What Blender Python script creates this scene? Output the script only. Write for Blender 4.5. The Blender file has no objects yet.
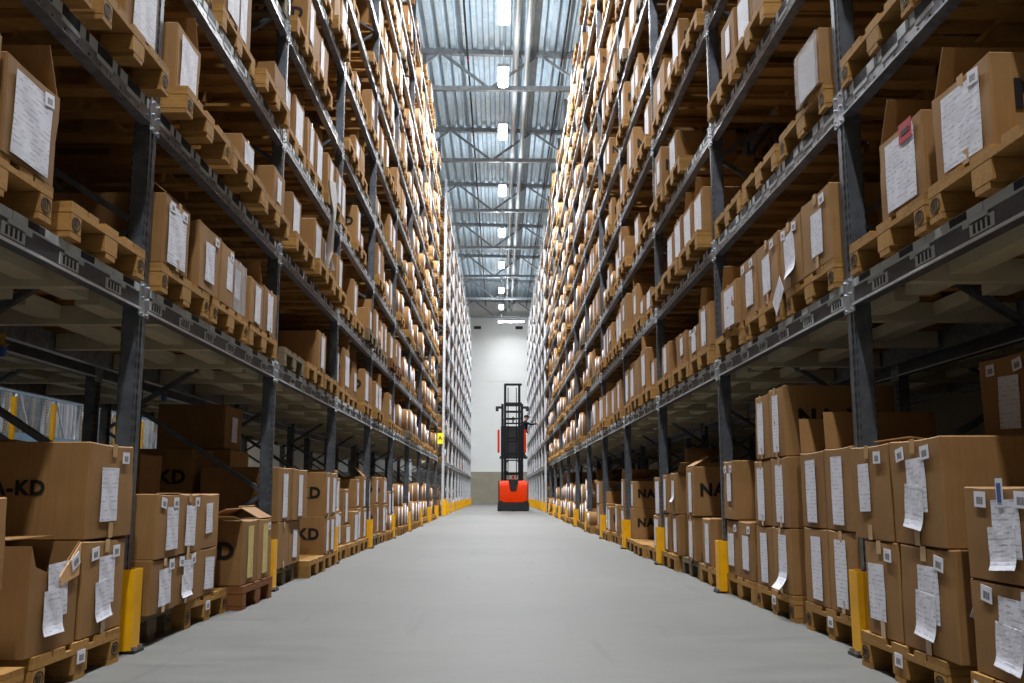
import bpy, bmesh, math, random
import numpy as np
from mathutils import Vector, Matrix

rng = random.Random(11)
SC = bpy.context.scene
COL = SC.collection
PI = math.pi

# ----------------------------------------------------------------- layout
XL, XR = 1.73, 1.66            # distance of the rack faces from the camera's line
PX = {-1: XL, 1: XR}
EYE = 0.725
L_TOP = [0.0] + [1.712 + 0.928 * i for i in range(10)]     # resting height per level
RACK_TOP = 10.88
DEPTH = 1.1
LEFT_POSTS = [-1.0 + 2.8 * i for i in range(1, 11)]         # 1.8 ... 27.0
LEFT_FAR = [30.6 + 2.8 * i for i in range(11)]              # 30.6 ... 58.6
RIGHT_POSTS = [4.45 - 2.8 + 2.8 * i for i in range(12)]     # 1.65 ... 32.45
RIGHT_FAR = [36.05 + 2.8 * i for i in range(9)]             # 36.05 ... 58.45
WALL_D = 63.0
ROOF_Z = 13.15

ORD = ('zeroth first second third fourth fifth sixth seventh eighth ninth tenth eleventh twelfth thirteenth fourteenth '
       'fifteenth sixteenth seventeenth eighteenth nineteenth twentieth').split() + ['twenty-' + w for w in
       'first second third fourth fifth sixth seventh eighth ninth'.split()]

# ----------------------------------------------------------------- materials
def srgb(r, g, b):
    f = lambda c: (c / 255 / 12.92) if c / 255 <= 0.04045 else ((c / 255 + 0.055) / 1.055) ** 2.4
    return (f(r), f(g), f(b), 1)

class NT:
    def __init__(s, name):
        m = bpy.data.materials.new(name); m.use_nodes = True
        s.m = m; s.t = m.node_tree; s.t.nodes.clear()
        s.out = s.n('ShaderNodeOutputMaterial'); s.b = s.n('ShaderNodeBsdfPrincipled')
        s.l(s.b.outputs[0], s.out.inputs[0])
    def n(s, k, **kw):
        x = s.t.nodes.new(k)
        for a, v in kw.items(): setattr(x, a, v)
        return x
    def l(s, a, b): s.t.links.new(a, b)
    def mix(s, fac, a, b, mode='MIX'):
        x = s.n('ShaderNodeMix', data_type='RGBA', blend_type=mode)
        for i, v in ((0, fac), (6, a), (7, b)):
            if hasattr(v, 'is_linked') or hasattr(v, 'links'): s.l(v, x.inputs[i])
            else: x.inputs[i].default_value = v
        return x.outputs[2]
    def math(s, op, a, b=None, c=None):
        x = s.n('ShaderNodeMath', operation=op)
        for i, v in enumerate((a, b, c)):
            if v is None: continue
            if hasattr(v, 'links'): s.l(v, x.inputs[i])
            else: x.inputs[i].default_value = v
        return x.outputs[0]
    def coord(s, which='Object'): return s.n('ShaderNodeTexCoord').outputs[which]
    def xyz(s, v):
        x = s.n('ShaderNodeSeparateXYZ'); s.l(v, x.inputs[0]); return x.outputs
    def noise(s, vec, scale, detail=3, rough=0.55, stretch=None):
        if stretch:
            mp = s.n('ShaderNodeMapping'); mp.inputs['Scale'].default_value = stretch
            s.l(vec, mp.inputs[0]); vec = mp.outputs[0]
        x = s.n('ShaderNodeTexNoise'); x.inputs['Scale'].default_value = scale
        x.inputs['Detail'].default_value = detail; x.inputs['Roughness'].default_value = rough
        s.l(vec, x.inputs['Vector']); return x.outputs['Fac']
    def ramp(s, fac, p0, p1, c0=(0, 0, 0, 1), c1=(1, 1, 1, 1)):
        x = s.n('ShaderNodeValToRGB'); e = x.color_ramp.elements
        e[0].position, e[1].position = p0, p1; e[0].color, e[1].color = c0, c1
        s.l(fac, x.inputs[0]); return x.outputs[0]
    def set(s, color=None, rough=None, metal=None, spec=None):
        for k, v in (('Base Color', color), ('Roughness', rough), ('Metallic', metal), ('Specular IOR Level', spec)):
            if v is None: continue
            if hasattr(v, 'links'): s.l(v, s.b.inputs[k])
            else: s.b.inputs[k].default_value = v
        return s
    def bump(s, h, strength=0.2, dist=0.01):
        x = s.n('ShaderNodeBump'); x.inputs['Strength'].default_value = strength; x.inputs['Distance'].default_value = dist
        s.l(h, x.inputs['Height']); s.l(x.outputs[0], s.b.inputs['Normal'])

M = {}
def flat(name, rgb, rough=0.6, metal=0.0, var=0.08, scale=6.0, spec=0.3):
    t = NT(name); c = srgb(*rgb)
    n = t.noise(t.coord(), scale, 4)
    lo = tuple(v * (1 - var * 1.6) for v in c[:3]) + (1,); hi = tuple(min(1, v * (1 + var)) for v in c[:3]) + (1,)
    t.set(color=t.ramp(n, 0.25, 0.75, lo, hi), rough=rough, metal=metal, spec=spec)
    M[name] = t.m; return t

def cardboard(name, island=False):
    t = NT(name)
    r = t.n('ShaderNodeNewGeometry').outputs['Random Per Island'] if island else t.n('ShaderNodeObjectInfo').outputs['Random']
    base = t.ramp(r, 0.0, 1.0, srgb(124, 89, 50), srgb(152, 113, 68))
    co = t.coord()
    n = t.noise(co, 5.0, 5)
    c = t.mix(0.35, base, t.ramp(n, 0.3, 0.7, srgb(114, 81, 45), srgb(156, 117, 70)))
    fl = t.noise(co, 90.0, 2, stretch=(1, 1, 0.05))
    c = t.mix(0.12, c, t.ramp(fl, 0.3, 0.7, srgb(100, 68, 36), srgb(170, 128, 82)))
    t.set(color=c, rough=0.75, spec=0.25); t.bump(n, 0.12, 0.02)
    M[name] = t.m
cardboard('cardboard'); cardboard('cardboard_far', True)

def wood(name, a, b):
    t = NT(name)
    r = t.n('ShaderNodeNewGeometry').outputs['Random Per Island']
    o = t.n('ShaderNodeObjectInfo').outputs['Random']
    co = t.coord()
    g = t.noise(co, 14.0, 5, 0.65, stretch=(5, 1, 5))
    c = t.ramp(r, 0.0, 1.0, srgb(*a), srgb(*b))
    c = t.mix(0.4, c, t.ramp(g, 0.3, 0.72, tuple(v * 0.45 for v in srgb(*a)[:3]) + (1,), srgb(*b)))
    c = t.mix(t.math('MULTIPLY', o, 0.3), c, srgb(92, 72, 44))
    t.set(color=c, rough=0.8, spec=0.2); t.bump(g, 0.25, 0.004)
    M[name] = t.m
wood('pine', (134, 94, 42), (184, 138, 76))
wood('pine_red', (104, 58, 28), (136, 84, 44))
wood('pine_grey', (92, 80, 62), (128, 112, 86))

def galv(name, a, b, rough=0.42, metal=0.65, scale=30):
    t = NT(name); co = t.coord()
    v = t.n('ShaderNodeTexVoronoi'); v.inputs['Scale'].default_value = scale; t.l(co, v.inputs['Vector'])
    n = t.noise(co, 7, 4)
    f = t.math('MULTIPLY_ADD', v.outputs['Color'], 0.4, t.math('MULTIPLY', n, 0.6))
    t.set(color=t.ramp(f, 0.25, 0.75, srgb(*a), srgb(*b)), rough=rough, metal=metal)
    M[name] = t.m; return t
galv('galvanised', (138, 144, 152), (184, 190, 198))
galv('beam_steel', (92, 95, 103), (142, 146, 156), 0.34, 0.42)
galv('beam_low', (68, 70, 74), (92, 94, 100), 0.5, 0.35)
galv('truss_steel', (112, 120, 126), (150, 158, 164), 0.5, 0.3, 12)
flat('lip_glint', (222, 226, 232), 0.35, 0.2)  # beam lip: pale diffuse colour stands in for its specular line
flat('grey_paint', (178, 171, 146), 0.6)
flat('label_grey', (186, 191, 192), 0.5)
flat('barcode_dark', (40, 42, 48), 0.6, var=0.3, scale=40)
flat('label_white', (200, 204, 212), 0.5)
flat('yellow', (232, 168, 0), 0.45, var=0.12)
flat('bolt', (150, 152, 155), 0.35, 0.8)
flat('ink', (22, 20, 18), 0.6)
flat('tape', (186, 150, 108), 0.22, spec=0.6)
flat('torn_liner', (206, 160, 112), 0.8)
flat('red_label', (170, 14, 34), 0.5)
flat('blue_mark', (60, 84, 150), 0.5)
flat('film', (206, 202, 200), 0.25, spec=0.6)
t_ = flat('film_clear', (214, 214, 218), 0.15, spec=0.7); t_.b.inputs['Alpha'].default_value = 0.3
flat('pale_blue', (150, 186, 214), 0.5)
flat('truck_orange', (216, 52, 0), 0.45, spec=0.08, var=0.05)
flat('truck_black', (26, 28, 31), 0.5, spec=0.4)
flat('mast_black', (20, 23, 29), 0.4, 0.3)
flat('rubber', (20, 20, 21), 0.8)
flat('cloth_black', (24, 24, 27), 0.9)
flat('skin', (214, 160, 132), 0.55)
flat('sign_yellow', (244, 226, 10), 0.5, var=0.03)
flat('pipe_grey', (178, 188, 194), 0.45, 0.2)
flat('vent_dark', (30, 32, 34), 0.7)
flat('brass', (190, 150, 60), 0.4, 0.6)
flat('blue_plastic', (28, 70, 140), 0.5)

def upright_mat(name, lo, hi):
    t = NT(name); co = t.coord(); x, y, z = t.xyz(co)
    n = t.noise(co, 9, 4)
    base = t.ramp(n, 0.25, 0.75, srgb(*lo), srgb(*hi))
    fz = t.math('ABSOLUTE', t.math('SUBTRACT', t.math('FRACT', t.math('DIVIDE', z, 0.05)), 0.5))
    hz = t.math('LESS_THAN', fz, 0.26)
    hy = t.math('LESS_THAN', t.math('ABSOLUTE', t.math('SUBTRACT', t.math('ABSOLUTE', y), 0.020)), 0.0065)
    hx = t.math('LESS_THAN', t.math('ABSOLUTE', t.math('SUBTRACT', t.math('ABSOLUTE', x), 0.040)), 0.005)
    nx, ny, nz = t.xyz(t.n('ShaderNodeNewGeometry').outputs['Normal'])
    fx = t.math('GREATER_THAN', t.math('ABSOLUTE', nx), 0.5)
    fy = t.math('GREATER_THAN', t.math('ABSOLUTE', ny), 0.5)
    h = t.math('MULTIPLY', hz, t.math('MAXIMUM', t.math('MULTIPLY', hy, fx), t.math('MULTIPLY', hx, fy)))
    t.set(color=t.mix(h, base, srgb(14, 14, 15)), rough=0.42, metal=t.math('MULTIPLY', t.math('SUBTRACT', 1.0, h), 0.5))
    M[name] = t.m
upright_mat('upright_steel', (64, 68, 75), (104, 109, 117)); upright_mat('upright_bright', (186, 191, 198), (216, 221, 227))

def paper(name, col, ink, step=0.019):
    t = NT(name); co = t.coord(); x, y, z = t.xyz(co)
    row = t.math('FLOOR', t.math('DIVIDE', z, step))
    fz = t.math('FRACT', t.math('DIVIDE', z, step))
    line = t.math('MULTIPLY', t.math('GREATER_THAN', fz, 0.35), t.math('LESS_THAN', fz, 0.6))
    cv = t.n('ShaderNodeCombineXYZ'); t.l(t.math('MULTIPLY', x, 30.0), cv.inputs[0]); t.l(t.math('MULTIPLY', row, 3.7), cv.inputs[1])
    o = t.n('ShaderNodeObjectInfo').outputs['Random']; t.l(t.math('MULTIPLY', o, 50.0), cv.inputs[2])
    nn = t.n('ShaderNodeTexNoise'); nn.inputs['Scale'].default_value = 1.0; nn.inputs['Detail'].default_value = 1; t.l(cv.outputs[0], nn.inputs['Vector'])
    dash = t.math('MULTIPLY', line, t.math('GREATER_THAN', nn.outputs['Fac'], 0.52))
    big = t.noise(co, 9, 3)
    c = t.ramp(big, 0.3, 0.7, tuple(v * 0.88 for v in col[:3]) + (1,), col)
    t.set(color=t.mix(t.math('MULTIPLY', dash, 0.38), c, ink), rough=0.6, spec=0.25)
    t.bump(t.noise(co, 14, 2), 0.25, 0.01)
    M[name] = t.m
paper('paper', srgb(218, 218, 228), srgb(70, 70, 84))
paper('paper_yellow', srgb(206, 186, 122), srgb(120, 100, 54))

def barcode_mat():
    t = NT('barcode'); co = t.coord(); x, y, z = t.xyz(co)
    cv = t.n('ShaderNodeCombineXYZ'); t.l(t.math('MULTIPLY', x, 260.0), cv.inputs[0])
    nn = t.n('ShaderNodeTexNoise'); nn.inputs['Scale'].default_value = 1.0; t.l(cv.outputs[0], nn.inputs['Vector'])
    inside = t.math('MULTIPLY', t.math('LESS_THAN', t.math('ABSOLUTE', x), 0.022), t.math('LESS_THAN', t.math('ABSOLUTE', t.math('ADD', z, 0.004)), 0.012))
    k = t.math('MULTIPLY', inside, t.math('GREATER_THAN', nn.outputs['Fac'], 0.47))
    t.set(color=t.mix(k, srgb(214, 214, 222), srgb(28, 28, 34)), rough=0.5)
    M['barcode'] = t.m
barcode_mat()

def floor_mat():
    t = NT('polished_concrete'); co = t.coord()
    a = t.noise(co, 0.35, 6, 0.6)
    b = t.noise(co, 3.0, 6, 0.7, stretch=(0.6, 2.2, 1))
    c = t.ramp(a, 0.3, 0.7, srgb(92, 92, 90), srgb(108, 107, 104))
    c = t.mix(0.4, c, t.ramp(b, 0.3, 0.7, srgb(82, 82, 80), srgb(117, 115, 112)))
    s = t.noise(co, 1.2, 5, 0.75, stretch=(4, 0.25, 1))
    c = t.mix(t.math('MULTIPLY', t.ramp(s, 0.60, 0.70), 0.45), c, srgb(76, 76, 76))
    d = t.noise(co, 26, 2)
    c = t.mix(t.math('MULTIPLY', t.ramp(d, 0.72, 0.76), 0.35), c, srgb(70, 68, 64))
    t.set(color=c, rough=t.math('MULTIPLY_ADD', b, 0.22, 0.46), spec=0.11)
    t.bump(b, 0.06, 0.01)
    M['floor'] = t.m
floor_mat()
flat('wall_white', (226, 227, 226), 0.7, var=0.03, scale=0.6)
flat('wall_concrete', (150, 143, 128), 0.8, var=0.06, scale=2.0)
galv('roof_steel', (166, 190, 208), (196, 216, 230), 0.55, 0.1, 4)

def emit(name, col, s):
    t = NT(name); t.b.inputs['Base Color'].default_value = (0.8, 0.8, 0.8, 1)
    t.b.inputs['Emission Color'].default_value = col; t.b.inputs['Emission Strength'].default_value = s
    M[name] = t.m
emit('lamp_glow', (0.93, 0.97, 1.0, 1), 40.0)
emit('lamp_wall', (0.95, 0.98, 1.0, 1), 6.0)

# ----------------------------------------------------------------- mesh helpers
CUBE = [(0, 3, 2, 1), (4, 5, 6, 7), (0, 1, 5, 4), (1, 2, 6, 5), (2, 3, 7, 6), (3, 0, 4, 7)]
class MB:
    def __init__(s): s.v, s.f, s.mi = [], [], []
    def box(s, x0, x1, y0, y1, z0, z1, m=0, T=None):
        x0, x1 = min(x0, x1), max(x0, x1); y0, y1 = min(y0, y1), max(y0, y1); z0, z1 = min(z0, z1), max(z0, z1)
        b = len(s.v)
        p = [(x0, y0, z0), (x1, y0, z0), (x1, y1, z0), (x0, y1, z0), (x0, y0, z1), (x1, y0, z1), (x1, y1, z1), (x0, y1, z1)]
        if T is not None: p = [tuple(T @ Vector(q)) for q in p]
        s.v += p; s.f += [tuple(b + i for i in q) for q in CUBE]; s.mi += [m] * 6
        return s
    def bar(s, p0, p1, w, h, m=0, up=(0, 0, 1)):
        p0, p1 = Vector(p0), Vector(p1); d = (p1 - p0); L = d.length; d.normalize()
        u = Vector(up)
        if abs(d.dot(u)) > 0.95: u = Vector((0, 1, 0)) if abs(d.y) < 0.9 else Vector((1, 0, 0))
        a = d.cross(u).normalized(); c = a.cross(d)
        T = Matrix(((a.x, d.x, c.x, p0.x), (a.y, d.y, c.y, p0.y), (a.z, d.z, c.z, p0.z), (0, 0, 0, 1)))
        return s.box(-w / 2, w / 2, 0, L, -h / 2, h / 2, m, T)
    def tube(s, p0, p1, r, n=12, m=0, r1=None):
        p0, p1 = Vector(p0), Vector(p1); d = (p1 - p0).normalized(); r1 = r if r1 is None else r1
        u = Vector((0, 0, 1)) if abs(d.z) < 0.9 else Vector((1, 0, 0))
        a = d.cross(u).normalized(); c = d.cross(a); b = len(s.v)
        for p, q in ((p0, r), (p1, r1)):
            for i in range(n):
                t = 2 * PI * i / n; s.v.append(tuple(p + a * (q * math.cos(t)) + c * (q * math.sin(t))))
        for i in range(n):
            j = (i + 1) % n; s.f.append((b + i, b + j, b + n + j, b + n + i)); s.mi.append(m)
        s.f.append(tuple(b + i for i in range(n))[::-1]); s.f.append(tuple(b + n + i for i in range(n))); s.mi += [m, m]
        return s
    def prism(s, pts, axis, a0, a1, m=0):
        """pts: outline in the two other axes' order; axis 0/1/2 gets a0..a1"""
        b = len(s.v); n = len(pts)
        for a in (a0, a1):
            for p in pts:
                q = list(p); q.insert(axis, a); s.v.append(tuple(q))
        for i in range(n):
            j = (i + 1) % n; s.f.append((b + i, b + j, b + n + j, b + n + i)); s.mi.append(m)
        s.f.append(tuple(b + i for i in range(n))[::-1]); s.f.append(tuple(b + n + i for i in range(n))); s.mi += [m, m]
        return s
    def mesh(s, name, mats, fix=False, smooth=False, bevel=0):
        me = bpy.data.meshes.new(name); me.from_pydata(s.v, [], s.f)
        for m in (mats if isinstance(mats, (list, tuple)) else [mats]): me.materials.append(M[m])
        me.polygons.foreach_set('material_index', s.mi)
        if fix or bevel:
            bm = bmesh.new(); bm.from_mesh(me); bmesh.ops.recalc_face_normals(bm, faces=bm.faces)
            if bevel:
                es = [e for e in bm.edges if len(e.link_faces) == 2 and e.calc_face_angle(0) > 0.5]
                bmesh.ops.bevel(bm, geom=es, offset=bevel, segments=2, affect='EDGES', clamp_overlap=True)
            bm.to_mesh(me); bm.free()
        if smooth:
            me.polygons.foreach_set('use_smooth', [True] * len(me.polygons)); me.set_sharp_from_angle(angle=0.6)
        me.update(); return me

def link(name, data, parent=None, loc=(0, 0, 0), rot=(0, 0, 0)):
    o = bpy.data.objects.new(name, data); COL.objects.link(o)
    o.parent = parent; o.location = loc; o.rotation_euler = rot
    return o
def tag(o, label, cat, group=None):
    o['label'] = label; o['category'] = cat
    if group: o['group'] = group
    return o
def thing(name, label, cat, loc=(0, 0, 0), rotz=0, group=None):
    o = link(name, None, None, loc, (0, 0, rotz)); o.empty_display_size = 0.1
    return tag(o, label, cat, group)
def struct(name, me, loc=(0, 0, 0)):
    o = link(name, me, None, loc); o['kind'] = 'structure'; return o

# ----------------------------------------------------------------- the hall
XW0, XW1, Y0 = -11.0, 5.4, -8.0
mb = MB().box(XW0, XW1, Y0, WALL_D + 0.3, -0.2, 0.0); struct('floor', mb.mesh('floor', 'floor'))
mb = MB().box(XW0, XW1, WALL_D, WALL_D + 0.3, 2.04, ROOF_Z + 0.5)
for i in range(11): mb.box(XW0, XW1, WALL_D - 0.012, WALL_D, 2.9 + 1.0 * i, 2.915 + 1.0 * i)
struct('wall_back', mb.mesh('wall_back', 'wall_white'))
mb = MB().box(XW0, XW1, WALL_D - 0.06, WALL_D + 0.3, 0.0, 2.04); struct('trim_1', mb.mesh('trim_1', 'wall_concrete'))
mb = MB().box(XW0 - 0.3, XW0, Y0, WALL_D, 0, ROOF_Z + 0.6); struct('wall_left', mb.mesh('wall_left', 'wall_concrete'))
mb = MB().box(XW1, XW1 + 0.3, Y0, WALL_D, 0, ROOF_Z + 0.6); struct('wall_right', mb.mesh('wall_right', 'wall_concrete'))
mb = MB().box(XW0, XW1, Y0 - 0.3, Y0, 0, ROOF_Z + 0.6); struct('wall_front', mb.mesh('wall_front', 'wall_concrete'))
def roof_h(x): return ROOF_Z - 0.022 * x
prof = []; x = XW0
while x < XW1:
    for dx, dz in ((0.0, 0.0), (0.12, 0.0), (0.155, 0.13), (0.275, 0.13)):
        prof.append((x + dx, roof_h(x + dx) + dz))
    x += 0.31
me = bpy.data.meshes.new('ceiling'); n = len(prof)
vs = [(p[0], y, p[1] + t) for t in (0, 0.01) for y in (Y0, WALL_D) for p in prof]
fs = []
for i in range(n - 1):
    fs.append((i, i + 1, n + i + 1, n + i)); fs.append((2 * n + i, 3 * n + i, 3 * n + i + 1, 2 * n + i + 1))
for i in range(n - 1):
    fs.append((i, 2 * n + i, 2 * n + i + 1, i + 1)); fs.append((n + i, n + i + 1, 3 * n + i + 1, 3 * n + i))
me.from_pydata(vs, [], fs); me.materials.append(M['roof_steel']); me.update()
struct('ceiling', me)

# roof trusses
TR_D = [-4 + 6 * i for i in range(12)]
ZB = 12.0
def truss(i, d):
    w = ['first', 'second', 'third'][0]
    vis = [t for t in TR_D if t > 22]
    lab = (f'Steel roof truss across the aisle, {ORD[vis.index(d) + 1]} visible from the camera' if d in vis
           else f'Steel roof truss overhead near the camera, {ORD[i + 1]} from the front wall')
    t = thing('roof_truss', lab, 'truss', (0, d, ZB), 0, 'roof trusses')
    def p(x): return roof_h(x) - ZB - 0.09
    mb = MB()
    mb.bar((XW0, 0, p(XW0)), (XW1, 0, p(XW1)), 0.16, 0.14)
    link('top_chord', mb.mesh('top_chord', 'truss_steel'), t)
    link('bottom_chord', MB().box(XW0, XW1, -0.07, 0.07, -0.06, 0.06).mesh('bottom_chord', 'truss_steel'), t)
    x = -0.3 - 2.8 * 4; up = False
    while x < XW1 + 1.4:
        for k in (0, 1):
            a, b = (x + 1.4 * k, 0 if k == 0 else p(x + 1.4)), (x + 1.4 * (k + 1), p(x + 1.4) if k == 0 else 0)
            if a[0] < XW0 or b[0] > XW1: continue
            link('diagonal', MB().bar((a[0], 0, a[1]), (b[0], 0, b[1]), 0.07, 0.07).mesh('diagonal', 'truss_steel'), t)
        x += 2.8
    return t
for i, d in enumerate(TR_D):
    if d < WALL_D: truss(i, d)
for xx, w in ((0.43, 'thicker'), (0.74, 'thinner')):
    r = 0.085 if w == 'thicker' else 0.075
    mb = MB().tube((xx, Y0 + 0.05, 12.62), (xx, WALL_D - 0.05, 12.62), r, 14)
    pz = tag(link('ceiling_pipe', mb.mesh('ceiling_pipe', 'pipe_grey', fix=True, smooth=True)),
             f'Long pale pipe running under the roof, {"closer to" if w == "thicker" else "further from"} the row of lamps', 'pipe', 'roof pipes')
    for d in TR_D:
        if 0 < d < WALL_D:
            link('hanger', MB().bar((xx, d, 0 + 12.70), (xx, d, roof_h(xx) - 0.15), 0.025, 0.025).mesh('hanger', 'truss_steel'), pz)
# vents
for xx, w in ((-0.92, 'left'), (1.75, 'right')):
    sp = tag(link('sprinkler_pipe', MB().tube((xx, Y0 + 0.05, 12.9), (xx, WALL_D - 0.05, 12.9), 0.028, 8).mesh('sprinkler_pipe', 'vent_dark', smooth=True)),
             f'Thin dark sprinkler pipe with red couplings under the roof, {w} of the lamps', 'pipe', 'sprinkler pipes')
    for d in TR_D:
        if 0 < d < WALL_D: link('coupling', MB().tube((xx, d - .04, 12.9), (xx, d + .04, 12.9), 0.038, 8).box(xx - .01, xx + .01, d - .01, d + .01, 12.93, roof_h(xx) - .02).mesh('coupling', 'red_label'), sp)
for xx, w in ((-1.47, 'left'), (1.27, 'right')):
    v = thing('wall_vent', f'Small dark vent high on the white back wall, the {w} one of two', 'vent', (xx, WALL_D - 0.012, 11.45), 0, 'wall vents')
    link('frame', MB().box(-0.24, 0.24, -0.03, 0.0, -0.1, 0.1).mesh('frame', 'truck_black'), v)
    g = MB()
    for k in range(5): g.box(-0.2, 0.2, -0.045, -0.03, -0.08 + 0.034 * k, -0.062 + 0.034 * k)
    link('grille', g.mesh('grille', 'vent_dark'), v)

# lamps
LAMP_POWER = 380.0
LAMPS = [-2.9, 2.9, 8.7, 14.4, 20.4, 23.9, 27.8, 33.5, 39.2, 45.0, 50.8, 55.5]
LAMP_Z = 11.4
me_h = MB().box(-0.15, 0.15, -0.62, 0.62, 0.02, 0.10).box(-0.09, 0.09, -0.4, 0.4, 0.10, 0.17).mesh('housing', 'pipe_grey', bevel=0.01)
me_d = MB().box(-0.11, 0.11, -0.58, 0.58, -0.02, 0.02).mesh('diffuser', 'lamp_glow')
def lamp(x, y, label, group, power=LAMP_POWER, z=LAMP_Z):
    t = thing('high_bay_lamp', label, 'lamp', (x, y, z), 0, group)
    link('housing', me_h, t); link('diffuser', me_d, t)
    for s in (-0.55, 0.55):
        link('suspension_wire', MB().tube((0, s, 0.1), (0, s, roof_h(x) - z - 0.0), 0.006, 6).mesh('suspension_wire', 'pipe_grey'), t)
    for nm, xx, zz, ry, pw in (('lamp_down', x, z - 0.03, 0, power), ('lamp_side', x - .17, z + 0.06, math.radians(112), power * 0.085), ('lamp_side', x + .17, z + 0.06, math.radians(-112), power * 0.085)):
        L = bpy.data.lights.new(nm, 'AREA'); L.shape = 'RECTANGLE'; L.size = 0.25 if ry == 0 else 0.08; L.size_y = 1.14; L.spread = math.radians(150 if ry == 0 else 178)
        L.energy = pw; L.color = (0.95, 0.98, 1.0)
        o = bpy.data.objects.new(nm, L); COL.objects.link(o); o.location = (xx, y, zz); o.rotation_euler = (0, ry, 0)
seen = 0
for d in LAMPS:
    if d > 18:
        seen += 1; lab = f'Glowing high bay lamp above the aisle, {ORD[seen]} visible from the camera'
    else:
        lab = f'High bay lamp above the aisle, over the floor {"behind" if d < 0 else "ahead of"} the camera, {ORD[LAMPS.index(d) + 1]} along'
    lamp(0.08, d, lab, 'high bay lamps above the aisle', LAMP_POWER * (0.6 if d == 2.9 else 1.0))
t = thing('cross_lamp', 'Bright linear lamp set crosswise under the roof before the back wall', 'lamp', (0.72, 60.4, LAMP_Z))
link('housing', MB().box(-0.84, 0.84, -0.1, 0.1, 0.02, 0.1).mesh('housing', 'pipe_grey', bevel=0.01), t)
link('diffuser', MB().box(-0.8, 0.8, -0.08, 0.08, -0.04, 0.02).mesh('diffuser', 'lamp_glow'), t)
for q in (-0.7, 0.7): link('suspension_wire', MB().tube((q, 0, 0.1), (q, 0, roof_h(.72) - LAMP_Z), 0.006, 6).mesh('suspension_wire', 'pipe_grey'), t)
L = bpy.data.lights.new('cross_lamp_light', 'AREA'); L.shape = 'RECTANGLE'; L.size = 1.58; L.size_y = 0.15; L.energy = LAMP_POWER * 0.22; L.color = (0.95, 0.98, 1.0); L.spread = math.radians(165)
o = bpy.data.objects.new('cross_lamp_light', L); COL.objects.link(o); o.location = (0.72, 60.4, LAMP_Z - 0.06)
for i, d in enumerate((6, 13, 20, 27, 34, 42)):
    lamp(-6.6, d, f'High bay lamp above the neighbouring aisle behind the left rack, {ORD[i + 1]} along', 'high bay lamps above the next aisle', LAMP_POWER * 0.45)
tag(link('lamp_cable', MB().tube((0.08, Y0 + 0.05, 11.6), (0.08, WALL_D - 0.05, 11.6), 0.012, 6).mesh('lamp_cable', 'pipe_grey')),
    'Thin grey power cable running along the row of lamps', 'cable')

# ----------------------------------------------------------------- racks
def upright_mesh(h, mat='upright_steel'):
    mb = MB(); w, e, t = 0.045, 0.04, 0.006
    mb.box(-e, -e + t, -w, w, 0, h); mb.box(-e + t, e, -w, -w + t, 0, h); mb.box(-e + t, e, w - t, w, 0, h)
    mb.box(e - t, e, -w + t, -w + 0.022, 0, h); mb.box(e - t, e, w - 0.022, w - t, 0, h)
    mb.box(-e - 0.004, -e, -0.010, 0.010, 0, h)
    return mb.mesh('upright', mat)
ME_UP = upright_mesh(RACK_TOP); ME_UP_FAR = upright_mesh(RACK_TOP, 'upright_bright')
ME_FOOT = MB().box(-0.045, 0.09, -0.058, 0.058, 0, 0.008).tube((0.07, 0.04, 0.008), (0.07, 0.04, 0.03), 0.009, 6).tube((0.07, -0.04, 0.008), (0.07, -0.04, 0.03), 0.009, 6).mesh('foot_plate', 'bolt')

def beam_mesh(s, L, low, strip=True):
    """beam along y, centred; its face looks at the aisle (direction -s); top at z = 0"""
    mb = MB(); H = 0.118; f = -s
    X = lambda a: f * a
    mb.box(X(0.0), X(-0.05), -L / 2, L / 2, -H, 0, 0)
    mb.box(X(0.008), X(0.0), -L / 2, L / 2, -H - 0.001, -H + 0.009, 2 if low else 0)  # bottom lip; on the low beam its highlight is painted in
    for e in (-1, 1):
        y = e * (L / 2 + 0.012)
        mb.box(X(0.006), X(0.0), y - 0.032, y + 0.032, -H - 0.03, 0.02, 1)
        for z in (-0.135, -0.06, 0.0): mb.tube((X(0.006), y, z), (X(0.016), y, z), 0.008, 6, 1)
    if strip and not low:
        n = 8; p = L / n
        mb.box(X(0.002), X(0.0), -L / 2 + 0.04, L / 2 - 0.04, -0.052, -0.003, 3)
        for i in range(n):
            y = -L / 2 + p * (i + 0.5)
            mb.box(X(0.0035), X(0.002), y - 0.15, y + 0.01, -0.050, -0.005, 4)
            mb.box(X(0.0035), X(0.002), y + 0.07, y + 0.10, -0.050, -0.005, 4)
            mb.box(X(0.0025), X(0.0), y - 0.15, y + 0.02, -0.072, -0.05, 3)
        for i in range(24):
            y = -L / 2 + L / 24 * (i + 0.5); mb.box(X(0.0015), X(0.0), y - 0.005, y + 0.005, -0.098, -0.088, 4)
    return mb.mesh('beam', ['beam_low' if low else 'beam_steel', 'galvanised', 'lip_glint', 'label_grey', 'barcode_dark'], fix=True)
def holder_mesh(s, L):
    mb = MB(); f = -s; X = lambda a: f * a; n = 6; p = L / n
    mb.box(X(0.006), X(0.0), -L / 2 + 0.03, L / 2 - 0.03, -0.036, 0.0, 0)
    for i in range(n):
        y = -L / 2 + p * (i + 0.5)
        mb.box(X(0.010), X(0.006), y - 0.13, y + 0.15, -0.034, -0.001, 0)
        mb.box(X(0.012), X(0.010), y - 0.02, y + 0.11, -0.032, -0.004, 1)
        mb.box(X(0.004), X(0.0), y - 0.15, y + 0.03, -0.058, -0.036, 0)
        mb.box(X(0.004), X(0.0), y - 0.19, y - 0.02, -0.100, -0.052, 0)
        for k in range(4): mb.box(X(0.006), X(0.004), y - 0.165 + 0.034 * k, y - 0.150 + 0.034 * k, -0.094, -0.060, 1)
    return mb.mesh('label_holder', ['label_grey', 'barcode_dark'])
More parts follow.
